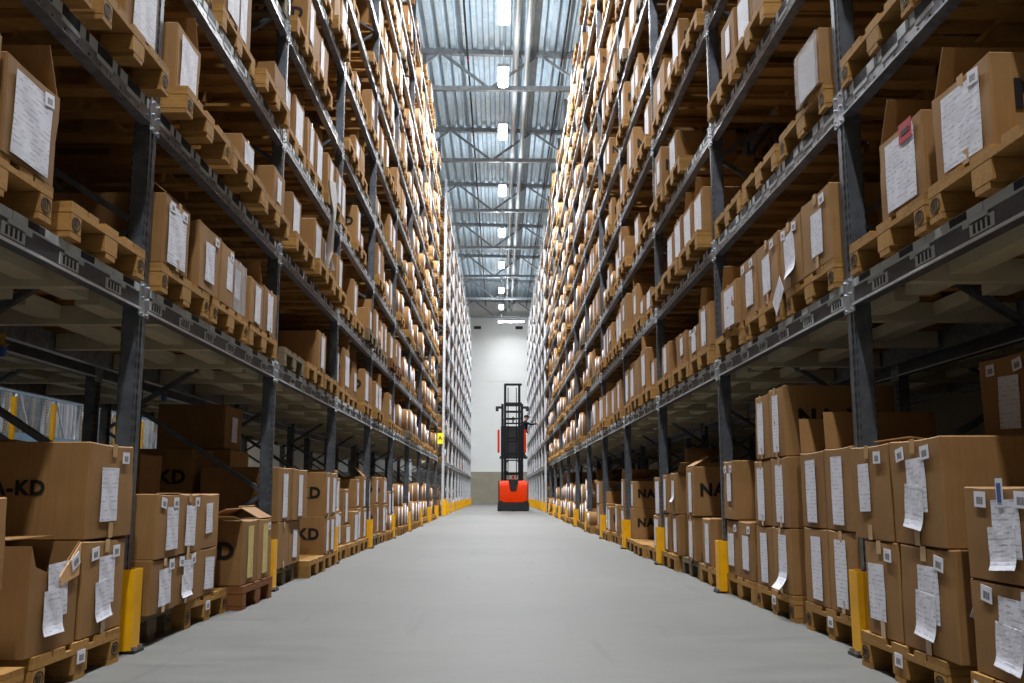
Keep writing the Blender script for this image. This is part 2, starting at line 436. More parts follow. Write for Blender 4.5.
def deck_mesh(s, L):
    mb = MB()
    for y in (-0.92, 0.0, 0.92): mb.box(s * 0.05, s * 1.04, y - 0.03, y + 0.03, -0.105, -0.005)
    for x in (0.30, 0.66): mb.box(s * (x - 0.06), s * (x + 0.06), -L / 2 + 0.02, L / 2 - 0.02, -0.075, -0.006)
    return mb.mesh('deck_frame', 'grey_paint')
def bracing_mesh(s, low=0.0):
    mb = MB(); x0, x1 = s * 0.04, s * (DEPTH - 0.04); z = 0.07; k = 0
    while z + 0.65 < RACK_TOP:
        a, b = (x1, x0) if k % 2 == 0 else (x0, x1)
        mb.bar((a, 0, z), (b, 0, z + 0.65), 0.03, 0.045, 0, (0, 1, 0)); z += 0.65; k += 1
    for z in (0.22, RACK_TOP - 0.25): mb.bar((x0, 0, z), (x1, 0, z), 0.03, 0.045, 0, (0, 1, 0))
    return mb.mesh('bracing_lattice', 'upright_steel')

BM = {}
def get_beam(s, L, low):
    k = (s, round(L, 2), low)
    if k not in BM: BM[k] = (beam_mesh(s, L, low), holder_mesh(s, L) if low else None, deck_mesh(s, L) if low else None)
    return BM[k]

def rack(name, label, s, posts, xface, group, levels=range(1, 11), parts_max=100, rear_only=False, skip_low=(), bright=False):
    root = thing(name, label, 'rack', (s * xface, posts[0], 0), 0, group)
    br = bracing_mesh(s)
    for i, d in enumerate(posts):
        y = d - posts[0] + 0.045
        for xx, nm in ((0.04, 'front'), (DEPTH - 0.04, 'rear')):
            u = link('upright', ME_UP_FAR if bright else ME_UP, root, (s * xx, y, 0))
            if s < 0: pass
            if s < 0: u.rotation_euler = (0, 0, PI)
            if nm == 'front' or i < 4: link('foot_plate', ME_FOOT, u)
        link('bracing_lattice', br, root, (0, y, 0))
    n = 0; rest = MB(); fillet = []
    jobs = []
    for i in range(len(posts) - 1):
        L = posts[i + 1] - posts[i] - 0.09; yc = (posts[i] + posts[i + 1]) / 2 + 0.045 - posts[0]
        for l in levels:
            if l == 1 and i in skip_low: continue
            jobs.append((posts[i] + 0.25 * l, i, l, L, yc))
    jobs.sort()
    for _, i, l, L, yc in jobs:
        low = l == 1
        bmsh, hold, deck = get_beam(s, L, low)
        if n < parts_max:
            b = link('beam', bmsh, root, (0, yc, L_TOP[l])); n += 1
            if low and not rear_only: link('label_holder', hold, b)
        else:
            o = len(rest.v); m = bmsh
            rest.v += [(v.co.x, v.co.y + yc, v.co.z + L_TOP[l]) for v in m.vertices]
            rest.f += [tuple(o + j for j in p.vertices) for p in m.polygons]; rest.mi += [p.material_index for p in m.polygons]
        if low: link('deck_frame', deck, root, (0, yc, L_TOP[l]))
        # rear beam
        x0, x1 = s * (DEPTH - 0.05), s * DEPTH
        rest.box(x0, x1, yc - L / 2, yc + L / 2, L_TOP[l] - 0.118, L_TOP[l], 0)
    if rest.v:
        o = link('beam', rest.mesh('beam_rest', ['beam_steel', 'galvanised', 'galvanised', 'label_grey', 'barcode_dark']), root); o['kind'] = 'stuff'
    return root

rack('pallet_rack', 'Tall grey steel pallet rack along the left side, up to the cross aisle', -1, LEFT_POSTS, XL, 'pallet racks')
rack('pallet_rack', 'Tall bright steel rack on the left beyond the cross aisle, the yellow sign on it', -1, LEFT_FAR, XL, 'pallet racks', bright=True)
rack('pallet_rack', 'Tall grey steel pallet rack along the right side, nearer than the truck', 1, RIGHT_POSTS, XR, 'pallet racks')
rack('pallet_rack', 'Tall steel pallet rack on the right beside the orange truck', 1, RIGHT_FAR, XR, 'pallet racks', bright=True)
rack('pallet_rack', 'Dark pallet rack standing back to back behind the left rack', -1, [1.8 + 2.8 * i for i in range(10)], XL + 1.35, 'pallet racks behind', parts_max=18, rear_only=True)
rack('pallet_rack', 'Dark pallet rack standing back to back behind the right rack', 1, [1.65 + 2.8 * i for i in range(12)], XR + 1.35, 'pallet racks behind', parts_max=22, rear_only=True)
# tunnel bay of the right rack: beams from the second shelf up
t = thing('tunnel_bay', 'Rack bay bridging the cross aisle on the right, open below its second shelf', 'rack', (XR, 32.45, 0))
Lt = 36.05 - 32.45 - 0.09
for l in range(2, 11):
    link('beam', get_beam(1, Lt, False)[0], t, (0, 1.8 + 0.045, L_TOP[l]))
    link('rear_beam', MB().box(DEPTH - 0.05, DEPTH, 0.09, 3.6, L_TOP[l] - 0.118, L_TOP[l]).mesh('rear_beam', 'beam_steel'), t)

# next aisle's rack seen below the left rack
t = thing('storage_rack', 'Pale rack with light blue beams and yellow posts in the next aisle', 'rack', (-8.4, 6.0, 0))
for i in range(16):
    y = 1.5 * i
    link('upright', ME_UP_FAR, t, (0, y, 0), (0, 0, PI))
    link('yellow_post', MB().box(0.06, 0.13, y + 0.12, y + 0.19, 0, 2.35).mesh('yellow_post', 'yellow'), t)
    if i < 15:
        for z in (0.75, 1.75, 2.65):
            link('beam', MB().box(-0.02, 0.045, y + 0.05, y + 1.45, z - 0.22, z).mesh('beam', 'pale_blue' if z > 1 else 'galvanised'), t)
        link('bracing_lattice', MB().bar((-0.5, y, 0.3), (-0.5, y + 1.5, 2.6), 0.03, 0.04).bar((-0.5, y + 1.5, 0.3), (-0.5, y, 2.6), 0.03, 0.04).mesh('bracing_lattice', 'label_white'), t)
        pm = MB()
        for k in range(6): pm.box(-0.66 - 0.05 * (k % 2), -0.60, y + 0.08 + 0.235 * k, y + 0.08 + 0.235 * k + (0.10, 0.05, 0.15, 0.07, 0.12, 0.04)[(k + i) % 6], 0.1, 2.9)
        link('panel', pm.mesh('panel', 'galvanised' if i % 3 else 'label_white'), t)

# ----------------------------------------------------------------- lettering meshes
def text_mesh(body, size, bold, name='lettering', mat='ink', spacing=1.0):
    cu = bpy.data.curves.new(name, 'FONT'); cu.body = body; cu.size = size; cu.offset = bold; cu.extrude = 0.0006
    cu.align_x = 'CENTER'; cu.align_y = 'CENTER'; cu.space_character = spacing; cu.resolution_u = 3
    o = bpy.data.objects.new(name, cu); COL.objects.link(o)
    bpy.context.view_layer.update()
    me = bpy.data.meshes.new_from_object(o.evaluated_get(bpy.context.evaluated_depsgraph_get()))
    bpy.data.objects.remove(o); me.name = name
    me.materials.clear(); me.materials.append(M[mat]); return me
T_BIG = text_mesh('NA-KD', 0.142, 0.0065, spacing=1.16)
T_SMALL = text_mesh('NA-KD', 0.082, 0.0035, spacing=1.16)
def stamp_mesh():
    mb = MB(); P = [(0.036 * math.cos(2 * PI * i / 16), 0.026 * math.sin(2 * PI * i / 16)) for i in range(16)]
    for p, q in zip(P, P[1:] + P[:1]): mb.bar((p[0], p[1], 0), (q[0], q[1], 0), 0.005, 0.0012)
    for x in (-0.018, -0.004, 0.012): mb.box(x - 0.004, x + 0.004, -0.013, 0.013, -0.0006, 0.0006)
    return mb.mesh('stamp', 'ink')
T_EUR = stamp_mesh()
T_A = text_mesh('A', 0.17, 0.004)

# ----------------------------------------------------------------- pallets
PAL_W, PAL_D, PAL_H = 0.8, 1.2, 0.144
def pallet_boxes(w=PAL_W):
    B = {'deck': [], 'block': [], 'runner': []}
    bw = [0.145, 0.1, 0.145, 0.1, 0.145]; cx = [-w / 2 + 0.0725, -w / 4 + 0.01, 0, w / 4 - 0.01, w / 2 - 0.0725]
    for c, b in zip(cx, bw): B['deck'].append((c - b / 2, c + b / 2, -0.6, 0.6, 0.122, 0.144))
    for y in (-0.5275, 0, 0.5275): B['deck'].append((-w / 2, w / 2, y - 0.0725, y + 0.0725, 0.100, 0.122))
    for c in (-w / 2 + 0.05, 0, w / 2 - 0.05):
        for y in (-0.5275, 0, 0.5275): B['block'].append((c - 0.05 - (0.022 if c == 0 else 0), c + 0.05 + (0.022 if c == 0 else 0), y - 0.0725, y + 0.0725, 0.022, 0.100))
        B['runner'].append((c - 0.05, c + 0.05, -0.6, 0.6, 0.0, 0.022))
    return B
PM = {}
def pallet_meshes(mat, w=PAL_W):
    k = (mat, w)
    if k in PM: return PM[k]
    B = pallet_boxes(w); one = MB(); deck = MB()
    for grp in B.values():
        for b in grp: one.box(*b)
    for b in B['deck']: deck.box(*b)
    PM[k] = (one.mesh('pallet', mat), deck.mesh('pallet', mat),
             [MB().box(*b).mesh('block', mat, bevel=0.004) for b in B['block']], [MB().box(*b).mesh('runner', mat) for b in B['runner']])
    return PM[k]

# ----------------------------------------------------------------- records of what stands where
BOXES, PALLETS = [], []
def bx(s, lvl, d0, d1, z0, z1, xf, dep=0.6, layer=0, row='front', **o):
    BOXES.append(dict(s=s, lvl=lvl, d0=d0, d1=d1, z0=z0, z1=z1, xf=xf, dep=dep, layer=layer, row=row, o=o))
def pl(s, lvl, d0, xf, w=PAL_W, mat='pine', rot=0.0):
    PALLETS.append(dict(s=s, lvl=lvl, d=d0 + w / 2, xf=xf, w=w, mat=mat, rot=rot))

# ---- left, floor
pl(-1, 0, 2.62, 1.60); pl(-1, 0, 3.60, 1.655); pl(-1, 0, 4.74, 1.74, 0.6, 'pine_grey'); pl(-1, 0, 5.37, 1.68)
pl(-1, 0, 6.23, 1.60, mat='pine_red'); pl(-1, 0, 7.55, 1.72, mat='pine_grey'); pl(-1, 0, 8.52, 1.63); pl(-1, 0, 9.36, 1.66)
bx(-1, 0, 2.82, 3.25, .146, .41, 1.615, sheet='stickers'); bx(-1, 0, 2.82, 3.25, .41, .71, 1.615, layer=1, sheet='stickers', letter='small')
bx(-1, 0, 2.36, 2.80, .146, .41, 1.615, sheet='a4'); bx(-1, 0, 2.36, 2.80, .41, .70, 1.615, layer=1, sheet='a4')
bx(-1, 0, 3.55, 3.95, .146, .535, 1.665, open=True, sheet='double', look='torn-open brown')
bx(-1, 0, 3.98, 4.43, .146, .53, 1.665, sheet='double', sticker=True, tape=True)
bx(-1, 0, 4.01, 4.47, .535, .931, 1.665, dep=.64, layer=1, letter='small', sheet='a4', sticker=True, tape=True, look='large lettered')
bx(-1, 0, 3.57, 3.95, .146, .53, 2.30, row='rear'); bx(-1, 0, 3.98, 4.38, .146, .53, 2.30, row='rear')
bx(-1, 0, 3.55, 3.95, .535, .93, 2.34, row='rear', layer=1); bx(-1, 0, 4.00, 4.40, .535, .93, 2.34, row='rear', layer=1, letter='big')
bx(-1, 0, 4.74, 5.11, .146, .405, 1.655, sheet='a4', sticker=True, tape=True)
bx(-1, 0, 5.13, 5.52, .146, .405, 1.67, sheet='double', sticker=True, tape=True); bx(-1, 0, 5.54, 5.90, .146, .41, 1.68, sheet='a4')
bx(-1, 0, 4.76, 5.12, .405, .718, 1.65, layer=1, sheet='a4', sticker=True, flaps=[('front', 200)], look='crushed-cornered')
bx(-1, 0, 5.14, 5.54, .405, .718, 1.67, layer=1, sheet='a4', sticker=True, tape=True); bx(-1, 0, 5.56, 5.92, .41, .718, 1.68, layer=1, sheet='half')
bx(-1, 0, 6.25, 6.62, .146, .55, 1.615, sheet='yellow', letter='big', flaps=[('back', 155), ('near', 172)], look='yellow-sheeted')
bx(-1, 0, 6.64, 7.02, .146, .55, 1.615, sheet='yellow', sticker=True, flaps=[('back', 150), ('front', 150)], look='yellow-sheeted')
for i, (a, b) in enumerate(((4.75, 5.2), (5.25, 5.7), (5.9, 6.3), (6.4, 6.8))):
    bx(-1, 0, a, b, .146, .56, 2.34, row='rear', letter='big', sheet='yellow' if i in (1, 2) else None)
    bx(-1, 0, a, b, .56, .98, 2.34, row='rear', layer=1, letter='big', sheet='yellow' if i in (1, 2) else None)
bx(-1, 0, 8.62, 9.15, 1.104, 1.5, 2.42, row='rear', layer=2, letter='big', sheet='a4')
bx(-1, 0, 7.54, 7.96, .146, .50, 1.69, sheet=None, letter='small'); bx(-1, 0, 7.99, 8.45, .146, .50, 1.70)
bx(-1, 0, 7.54, 7.97, .50, .92, 1.69, layer=1, sheet='long', look='large brown'); bx(-1, 0, 8.0, 8.60, .50, .92, 1.68, layer=1, sheet='long')
bx(-1, 0, 7.55, 8.1, .146, .60, 2.36, row='rear', letter='big'); bx(-1, 0, 7.55, 8.1, .60, 1.06, 2.36, row='rear', layer=1, letter='big')
bx(-1, 0, 8.6, 9.2, .146, .60, 2.36, row='rear', letter='big'); bx(-1, 0, 8.6, 9.2, .60, 1.1, 2.36, row='rear', layer=1, letter='big')
bx(-1, 0, 9.40, 9.66, .146, .50, 1.66, sheet='long', letter='big'); bx(-1, 0, 9.68, 10.0, .146, .50, 1.66, sheet='long')
bx(-1, 0, 9.40, 9.66, .50, .92, 1.66, layer=1, sheet='long', letter='big'); bx(-1, 0, 9.68, 10.0, .50, .92, 1.66, layer=1, sheet='long')
# ---- right, floor
pl(1, 0, 2.50, 1.55); pl(1, 0, 3.47, 1.545); pl(1, 0, 4.59, 1.66); pl(1, 0, 5.60, 1.66); pl(1, 0, 6.46, 1.66)
pl(1, 0, 7.42, 1.66); pl(1, 0, 8.30, 1.68, mat='pine_grey'); pl(1, 0, 9.2, 1.64)
bx(1, 0, 2.78, 3.28, .146, .447, 1.56, sheet='double', sticker=True, look='crooked-sheeted'); bx(1, 0, 2.78, 3.28, .447, .745, 1.56, layer=1, sheet='double', sticker=True, blue=True, look='blue-taped')
bx(1, 0, 2.30, 2.75, .146, .447, 1.56, sheet='a4'); bx(1, 0, 2.30, 2.75, .447, .745, 1.56, layer=1, sheet='a4')
bx(1, 0, 3.38, 3.83, .146, .53, 1.555, sheet='double', sticker=True, side_sticker=True, tape=True); bx(1, 0, 3.85, 4.20, .146, .53, 1.555, sheet='a4', sticker=True, tape=True)
bx(1, 0, 3.42, 3.87, .53, .925, 1.555, dep=.64, layer=1, sheet='double', sticker=True, tape=True, look='large smooth brown'); bx(1, 0, 3.89, 4.30, .53, .922, 1.555, layer=1, sheet='half', sticker=True, tape=True, flaps=[('back', 172)])
bx(1, 0, 3.42, 3.86, .146, .54, 2.2, row='rear'); bx(1, 0, 3.9, 4.33, .146, .54, 2.2, row='rear')
bx(1, 0, 3.42, 3.86, .54, .93, 2.2, row='rear', layer=1); bx(1, 0, 3.9, 4.33, .54, .93, 2.2, row='rear', layer=1)
bx(1, 0, 3.88, 4.33, .93, 1.31, 2.17, row='rear', layer=2, sheet='a4', sticker=True)
bx(1, 0, 4.60, 4.98, .146, .54, 1.665, sheet='long'); bx(1, 0, 5.0, 5.38, .146, .54, 1.665, sheet='long')
bx(1, 0, 4.60, 4.99, .54, .945, 1.665, layer=1, sheet='long', flaps=[('far', 95)], look='flap-topped'); bx(1, 0, 5.01, 5.40, .54, .94, 1.665, layer=1, sheet='long', flaps=[('far', 95)], look='flap-topped')
bx(1, 0, 4.6, 5.05, .146, .55, 2.3, row='rear', letter='big'); bx(1, 0, 4.6, 5.05, .55, .95, 2.3, row='rear', layer=1, letter='big')
bx(1, 0, 5.63, 6.01, .146, .52, 1.665, sheet='long', look='curled-sheeted'); bx(1, 0, 6.03, 6.39, .146, .515, 1.665, sheet='long')
bx(1, 0, 5.63, 5.99, .522, .932, 1.665, layer=1, sheet='long'); bx(1, 0, 6.01, 6.38, .522, .925, 1.665, layer=1, sheet='long')
bx(1, 0, 5.66, 5.96, .935, 1.35, 1.665, dep=.66, layer=2, sheet='long', letter='big'); bx(1, 0, 5.98, 6.30, .935, 1.335, 1.665, layer=2, sheet='long')
bx(1, 0, 5.66, 6.1, .146, .55, 2.36, row='rear'); bx(1, 0, 5.66, 6.1, .55, .95, 2.36, row='rear', layer=1)
bx(1, 0, 6.48, 6.84, .146, .53, 1.665, sheet='a4', sticker=True, flaps=[('back', 145)]); bx(1, 0, 6.86, 7.2, .146, .53, 1.665, sheet='a4', sticker=True)
bx(1, 0, 6.88, 7.22, .535, .95, 1.655, dep=.62, layer=1, sheet='half', sticker=True, look='large brown')
for a, b in ((7.76, 8.08), (8.38, 8.72), (9.14, 9.48), (9.66, 9.95)): bx(1, 0, a, b, .146, .52, 1.665, sheet='long')
bx(1, 0, 8.36, 8.70, .525, .945, 1.66, layer=1, sheet='long', letter='big', flaps=[('front', 150)]); bx(1, 0, 9.16, 9.5, .525, .91, 1.66, layer=1, sheet='half', flaps=[('near', 150)], look='half-open'); bx(1, 0, 9.68, 9.96, .525, .90, 1.66, layer=1, sheet='long')
bx(1, 0, 7.6, 8.1, .146, .6, 2.36, row='rear'); bx(1, 0, 7.6, 8.1, .6, 1.12, 2.36, row='rear', layer=1, letter='big', sheet='long')
# ---- left, first shelf
S1 = L_TOP[1]; ZB1 = S1 + PAL_H + 0.002
pl(-1, 1, 2.74, 1.68); pl(-1, 1, 3.70, 1.68); pl(-1, 1, 4.73, 1.68); pl(-1, 1, 5.60, 1.68); pl(-1, 1, 6.46, 1.68)
pl(-1, 1, 7.55, 1.69, mat='pine_grey'); pl(-1, 1, 8.42, 1.68); pl(-1, 1, 9.28, 1.68)
bx(-1, 1, 2.70, 3.10, ZB1, 2.25, 1.68, sheet='a4', flaps=[('front', 165)])
bx(-1, 1, 3.14, 3.54, ZB1, 2.215, 1.68, sheet='big', sticker=True, flaps=[('far', 62)], look='flap-topped')
bx(-1, 1, 4.74, 5.12, ZB1, 2.22, 1.68, sheet='big', sticker=True, flaps=[('front', 140)], look='torn-topped')
bx(-1, 1, 5.30, 5.71, ZB1, 2.24, 1.68, sheet='a4', sticker=True); bx(-1, 1, 5.73, 6.00, ZB1, 2.23, 1.68, sheet='half', sticker=True)
bx(-1, 1, 6.02, 6.32, ZB1, 2.20, 1.69, sheet='half', wrap=True, look='film-wrapped'); bx(-1, 1, 6.42, 6.78, ZB1, 2.17, 1.68, sheet='long', flaps=[('far', 62)], look='flap-raised'); bx(-1, 1, 6.80, 7.20, ZB1, 2.19, 1.68, sheet='long')
bx(-1, 1, 8.94, 9.32, ZB1, 2.22, 1.68, dep=.66, sheet='long')
# ---- right, first shelf
pl(1, 1, 2.70, 1.61); pl(1, 1, 3.56, 1.62); pl(1, 1, 4.60, 1.63); pl(1, 1, 5.49, 1.62); pl(1, 1, 6.38, 1.62)
pl(1, 1, 7.40, 1.62); pl(1, 1, 8.26, 1.62); pl(1, 1, 9.14, 1.62)
bx(1, 1, 3.04, 3.46, ZB1, 2.185, 1.63, dep=.64, sheet='big', sticker=True, flaps=[('far', 62)], letter='big', look='lettered open-topped')
bx(1, 1, 3.57, 3.98, ZB1, 2.20, 1.63, sheet='big', sticker=True, red=True, flaps=[('far', 62)], look='red-labelled')
bx(1, 1, 3.60, 4.2, ZB1, 2.26, 2.25, row='rear', letter='small')
bx(1, 1, 4.62, 5.06, ZB1, 2.25, 1.63, sheet='a4', sticker=True, tape=True); bx(1, 1, 5.08, 5.49, ZB1, 2.235, 1.63, sheet='torn', sticker=True, tape=True, look='torn-sheeted')
bx(1, 1, 5.51, 5.99, ZB1, 2.25, 1.63, sheet='a4', sticker=True, tape=True); bx(1, 1, 6.01, 6.42, ZB1, 2.25, 1.63, sheet='a4', sticker=True); bx(1, 1, 6.44, 6.92, ZB1, 2.17, 1.61, sheet='big', flaps=[('far', 62)], look='sagging open')
bx(1, 1, 7.40, 7.80, ZB1, 2.20, 1.63, sheet='long', flaps=[('far', 62)]); bx(1, 1, 7.84, 8.24, ZB1, 2.10, 1.63, sheet='a4', sticker=True); bx(1, 1, 8.40, 8.85, ZB1, 2.14, 1.63, sheet='half'); bx(1, 1, 9.22, 9.66, ZB1, 2.17, 1.63, sheet='long', flaps=[('back', 150)])
# ---- left, second shelf
S2 = L_TOP[2]; ZB2 = S2 + PAL_H + 0.002
pl(-1, 2, 2.86, 1.64); pl(-1, 2, 3.74, 1.63); pl(-1, 2, 4.73, 1.60); pl(-1, 2, 5.6, 1.60); pl(-1, 2, 6.48, 1.62); pl(-1, 2, 7.52, 1.62); pl(-1, 2, 8.42, 1.60); pl(-1, 2, 9.3, 1.62)
bx(-1, 2, 4.05, 4.43, ZB2, 3.20, 1.66, sheet='big'); bx(-1, 2, 4.80, 5.18, ZB2, 3.17, 1.69, sheet='big', flaps=[('far', 62)])
bx(-1, 2, 6.06, 6.38, ZB2, 3.04, 1.68, sheet='big'); bx(-1, 2, 6.92, 7.27, ZB2, 3.12, 1.67, sheet='half'); bx(-1, 2, 7.55, 7.9, ZB2, 3.12, 1.67, sheet='big')
bx(-1, 2, 8.45, 8.8, ZB2, 3.16, 1.66, sheet='big'); bx(-1, 2, 8.84, 9.2, ZB2, 3.1, 1.66, sheet='long'); bx(-1, 2, 9.66, 10.02, ZB2, 3.14, 1.66, sheet='long')
# ---- right, second shelf
pl(1, 2, 2.76, 1.64); pl(1, 2, 3.6, 1.64); pl(1, 2, 4.62, 1.635); pl(1, 2, 5.52, 1.64); pl(1, 2, 6.42, 1.65); pl(1, 2, 7.44, 1.56); pl(1, 2, 8.34, 1.56); pl(1, 2, 9.2, 1.58)
bx(1, 2, 4.66, 5.04, ZB2, 3.09, 1.63, sheet='big', wrap=True, look='film-covered')
for a, b in ((7.46, 7.84), (7.9, 8.28), (8.38, 8.74), (8.78, 9.12)): bx(1, 2, a, b, ZB2, ZB2 + rng.uniform(.33, .4), 1.62, sheet='big', flaps=[('far', 62)] if a < 8.3 else None)

# ---- all the rest, at random
def bays(s):
    P = LEFT_POSTS if s < 0 else RIGHT_POSTS; Q = LEFT_FAR if s < 0 else RIGHT_FAR
    out = [(a, b) for a, b in zip(P, P[1:])]
    if s > 0: out.append((32.45, 36.05))
    out += [(a, b) for a, b in zip(Q, Q[1:])]
    return out
BAYS = {-1: bays(-1), 1: bays(1)}
for s in (-1, 1):
    for bi, (a, b) in enumerate(BAYS[s]):
        tunnel = s > 0 and abs(a - 32.45) < 0.01
        for l in range(0, 11):
            if l <= 2 and bi <= 2 and not (l == 0 and a > 9.9): continue
            if tunnel and l <= 1: continue
            n = 4 if tunnel else 3; pitch = (b - a - 0.13) / n
            near_up = bi <= 3 and l >= 2
            for i in range(n):
                c = a + 0.11 + pitch * (i + 0.5) + rng.uniform(-0.02, 0.02)
                if l > 0 and rng.random() < (0.10 if near_up else 0.05): continue
                xf = PX[s] + (rng.uniform(-0.07, 0.03) if l > 0 else rng.uniform(-0.05, 0.04)) + (0.10 if a > 30 else 0)
                mat = rng.choices(['pine', 'pine_red', 'pine_grey'], [9, 0.5, 1.0])[0]
                pl(s, l, c - 0.4, xf, 0.8, mat)
                z0 = L_TOP[l] + PAL_H + 0.002
                p = 0.55 if near_up else (0.84 if l else 0.85)
                hh = rng.uniform(0.38, 0.47) if l else rng.uniform(0.34, 0.41)
                if a > 30 and l >= 4: p = 0.42
                if l == 10: p = 0.3
                for row, x0 in (('front', 0.0), ('rear', 0.70)):
                    if row == 'rear' and (bi > 9 or rng.random() < 0.35): continue
                    full = rng.random() < 0.12
                    for k in ((-1, 1) if not full else (0,)):
                        if rng.random() > p: continue
                        w = rng.uniform(0.34, 0.39) if not full else rng.uniform(0.55, 0.76)
                        cc = c + (k * 0.2) + (rng.uniform(-0.012, 0.012) if k else 0)
                        h = hh + rng.uniform(-0.03, 0.03) if rng.random() < 0.8 else rng.uniform(0.2, 0.3)
                        x = xf + x0 + rng.uniform(0.0, 0.06)
                        sh = rng.choices(['big', 'long', 'a4', 'half', None], [4, 4, 1, 1, 1.0])[0]
                        fl = [('far', rng.uniform(52, 95))] if rng.random() < 0.2 else ([('front', rng.uniform(130, 165))] if rng.random() < 0.06 else None)
                        le = 'big' if rng.random() < 0.55 else None
                        two = l == 0 and rng.random() < 0.75
                        bx(s, l, cc - w / 2, cc + w / 2, z0, z0 + h, x, 0.58, 0, row, sheet=sh, flaps=None if two else fl, letter=le)
                        if two:
                            z = z0 + h + 0.003; h2 = rng.uniform(0.33, 0.42)
                            bx(s, l, cc - w / 2 + .01, cc + w / 2 - .01, z, z + h2, x + rng.uniform(0, .03), 0.58, 1, row, sheet=rng.choice(['big', 'long', 'long']), flaps=fl, letter=le)
                            if s > 0 and rng.random() < 0.2 and z + h2 < 1.1:
                                bx(s, l, cc - w / 2 + .01, cc + w / 2 - .01, z + h2 + .003, z + h2 + .38, x + .02, 0.58, 2, row, sheet='long', letter=le)

for r in PALLETS:
    if r['s'] < 0 and r['lvl'] == 0 and 12.6 < r['d'] < 13.5: r['mat'] = 'blue_plastic'
# ----------------------------------------------------------------- camera
f_px, TILT, YAW = 970.0, math.atan(151.0 / 970.0), 0.01273
cam = bpy.data.cameras.new('camera'); cam.sensor_width = 36.0; cam.sensor_fit = 'HORIZONTAL'; cam.lens = f_px * 36 / 1024
cam.clip_start = 0.05; cam.clip_end = 200
co = bpy.data.objects.new('camera', cam); COL.objects.link(co); SC.camera = co
co.location = (0, 0, EYE); co.rotation_euler = (PI / 2 + TILT, 0, -YAW)
Fv = Vector((math.sin(YAW) * math.cos(TILT), math.cos(YAW) * math.cos(TILT), math.sin(TILT)))
Rv = Vector((math.cos(YAW), -math.sin(YAW), 0)); Uv = Rv.cross(Fv)
def proj(p):
    v = Vector(p) - Vector((0, 0, EYE)); w = v.dot(Fv)
    return 512 + f_px * v.dot(Rv) / w, 341.5 - f_px * v.dot(Uv) / w, w
def in_view(x, d, z, m=20):
    if d < 0.5: return False
    px, py, w = proj((x, d, z)); return w > 0.3 and -m < px < 1024 + m and -m < py < 683 + m

def bay_of(s, d):
    for i, (a, b) in enumerate(BAYS[s]):
        if d < b: return i
    return len(BAYS[s]) - 1
SIDE = {-1: 'left', 1: 'right'}
# ordering words for the labels
def order(recs, key):
    g = {}
    for r in recs: g.setdefault(key(r), []).append(r)
    for v in g.values():
        v.sort(key=lambda r: r.get('d', r.get('d0')))
        for i, r in enumerate(v): r['n'] = i + 1
for r in BOXES: r['bay'] = bay_of(r['s'], (r['d0'] + r['d1']) / 2)
for r in PALLETS: r['bay'] = bay_of(r['s'], r['d'])
order(BOXES, lambda r: (r['s'], r['lvl'], r['bay'], r['layer'], r['row'])); order(PALLETS, lambda r: (r['s'], r['lvl'], r['bay']))
def score_box(r):
    x = r['s'] * r['xf']; d = (r['d0'] + r['d1']) / 2
    if not any(in_view(x, dd, zz, 6) for dd in (r['d0'], r['d1']) for zz in (r['z0'], r['z1'])): return -1
    w = d + 0.15 * r['z0']
    return ((r['d1'] - r['d0']) * r['xf'] + 0.1 * d * 0.3) * (r['z1'] - r['z0']) / w ** 3 * (0.12 if r['row'] == 'rear' else 1)
def score_pal(r):
    x = r['s'] * r['xf']
    if not any(in_view(x, r['d'] + dd, L_TOP[r['lvl']] + zz, 6) for dd in (-.4, .4) for zz in (0, .14)): return -1
    w = r['d'] + 0.15 * L_TOP[r['lvl']]
    return 1.0 / w ** 3
for r in BOXES: r['sc'] = score_box(r)
for r in PALLETS: r['sc'] = score_pal(r)
BOXES.sort(key=lambda r: -r['sc']); PALLETS.sort(key=lambda r: -r['sc'])
NB = min(300, sum(1 for r in BOXES if r['sc'] > 0)); NP = min(300, sum(1 for r in PALLETS if r['sc'] > 0))

# ----------------------------------------------------------------- paper
SHEETS = {}
def sheet_mesh(w, h, mat, curl=0.0, name='shipping_sheet'):
    k = (round(w, 3), round(h, 3), mat, curl)
    if k in SHEETS: return SHEETS[k]
    n, m = 6, 10; V = []; Fc = []
    for t in (0, 1):
        for j in range(m + 1):
            for i in range(n + 1):
                u, v = i / n - .5, j / m - .5
                lift = curl * (max(0, -v - .2) / .3) ** 2 * 0.05 + 0.0008 * math.sin(9 * u + 7 * v)
                V.append((u * w, -lift - 0.0025 + t * 0.0012, v * h))
    N = (n + 1) * (m + 1)
    for j in range(m):
        for i in range(n):
            a = j * (n + 1) + i; q = (a, a + 1, a + n + 2, a + n + 1)
            Fc.append(q); Fc.append(tuple(N + x for x in q[::-1]))
    for i in range(n):
        for a in (i, m * (n + 1) + i): Fc.append((a, N + a, N + a + 1, a + 1))
    for j in range(m):
        for a in (j * (n + 1), j * (n + 1) + n): Fc.append((a, a + n + 1, N + a + n + 1, N + a))
    me = bpy.data.meshes.new(name); me.from_pydata(V, [], Fc); me.materials.append(M[mat]); me.update()
    SHEETS[k] = me; return me
ME_STICK = MB().box(-0.036, 0.036, -0.0035, -0.0012, -0.025, 0.025).mesh('barcode_sticker', 'barcode')
ME_RED = MB().box(-0.06, 0.06, -0.0035, -0.0012, -0.04, 0.04).box(-0.035, 0.035, -0.0045, -0.0035, -0.012, 0.008, 1).mesh('red_label', ['red_label', 'ink'])
ME_BLUE = MB().box(-0.02, 0.02, -0.0035, -0.0012, -0.045, 0.045, 0).box(-0.012, 0.012, -0.0045, -0.0035, -0.03, 0.03, 1).mesh('blue_tape', ['label_white', 'blue_mark'])

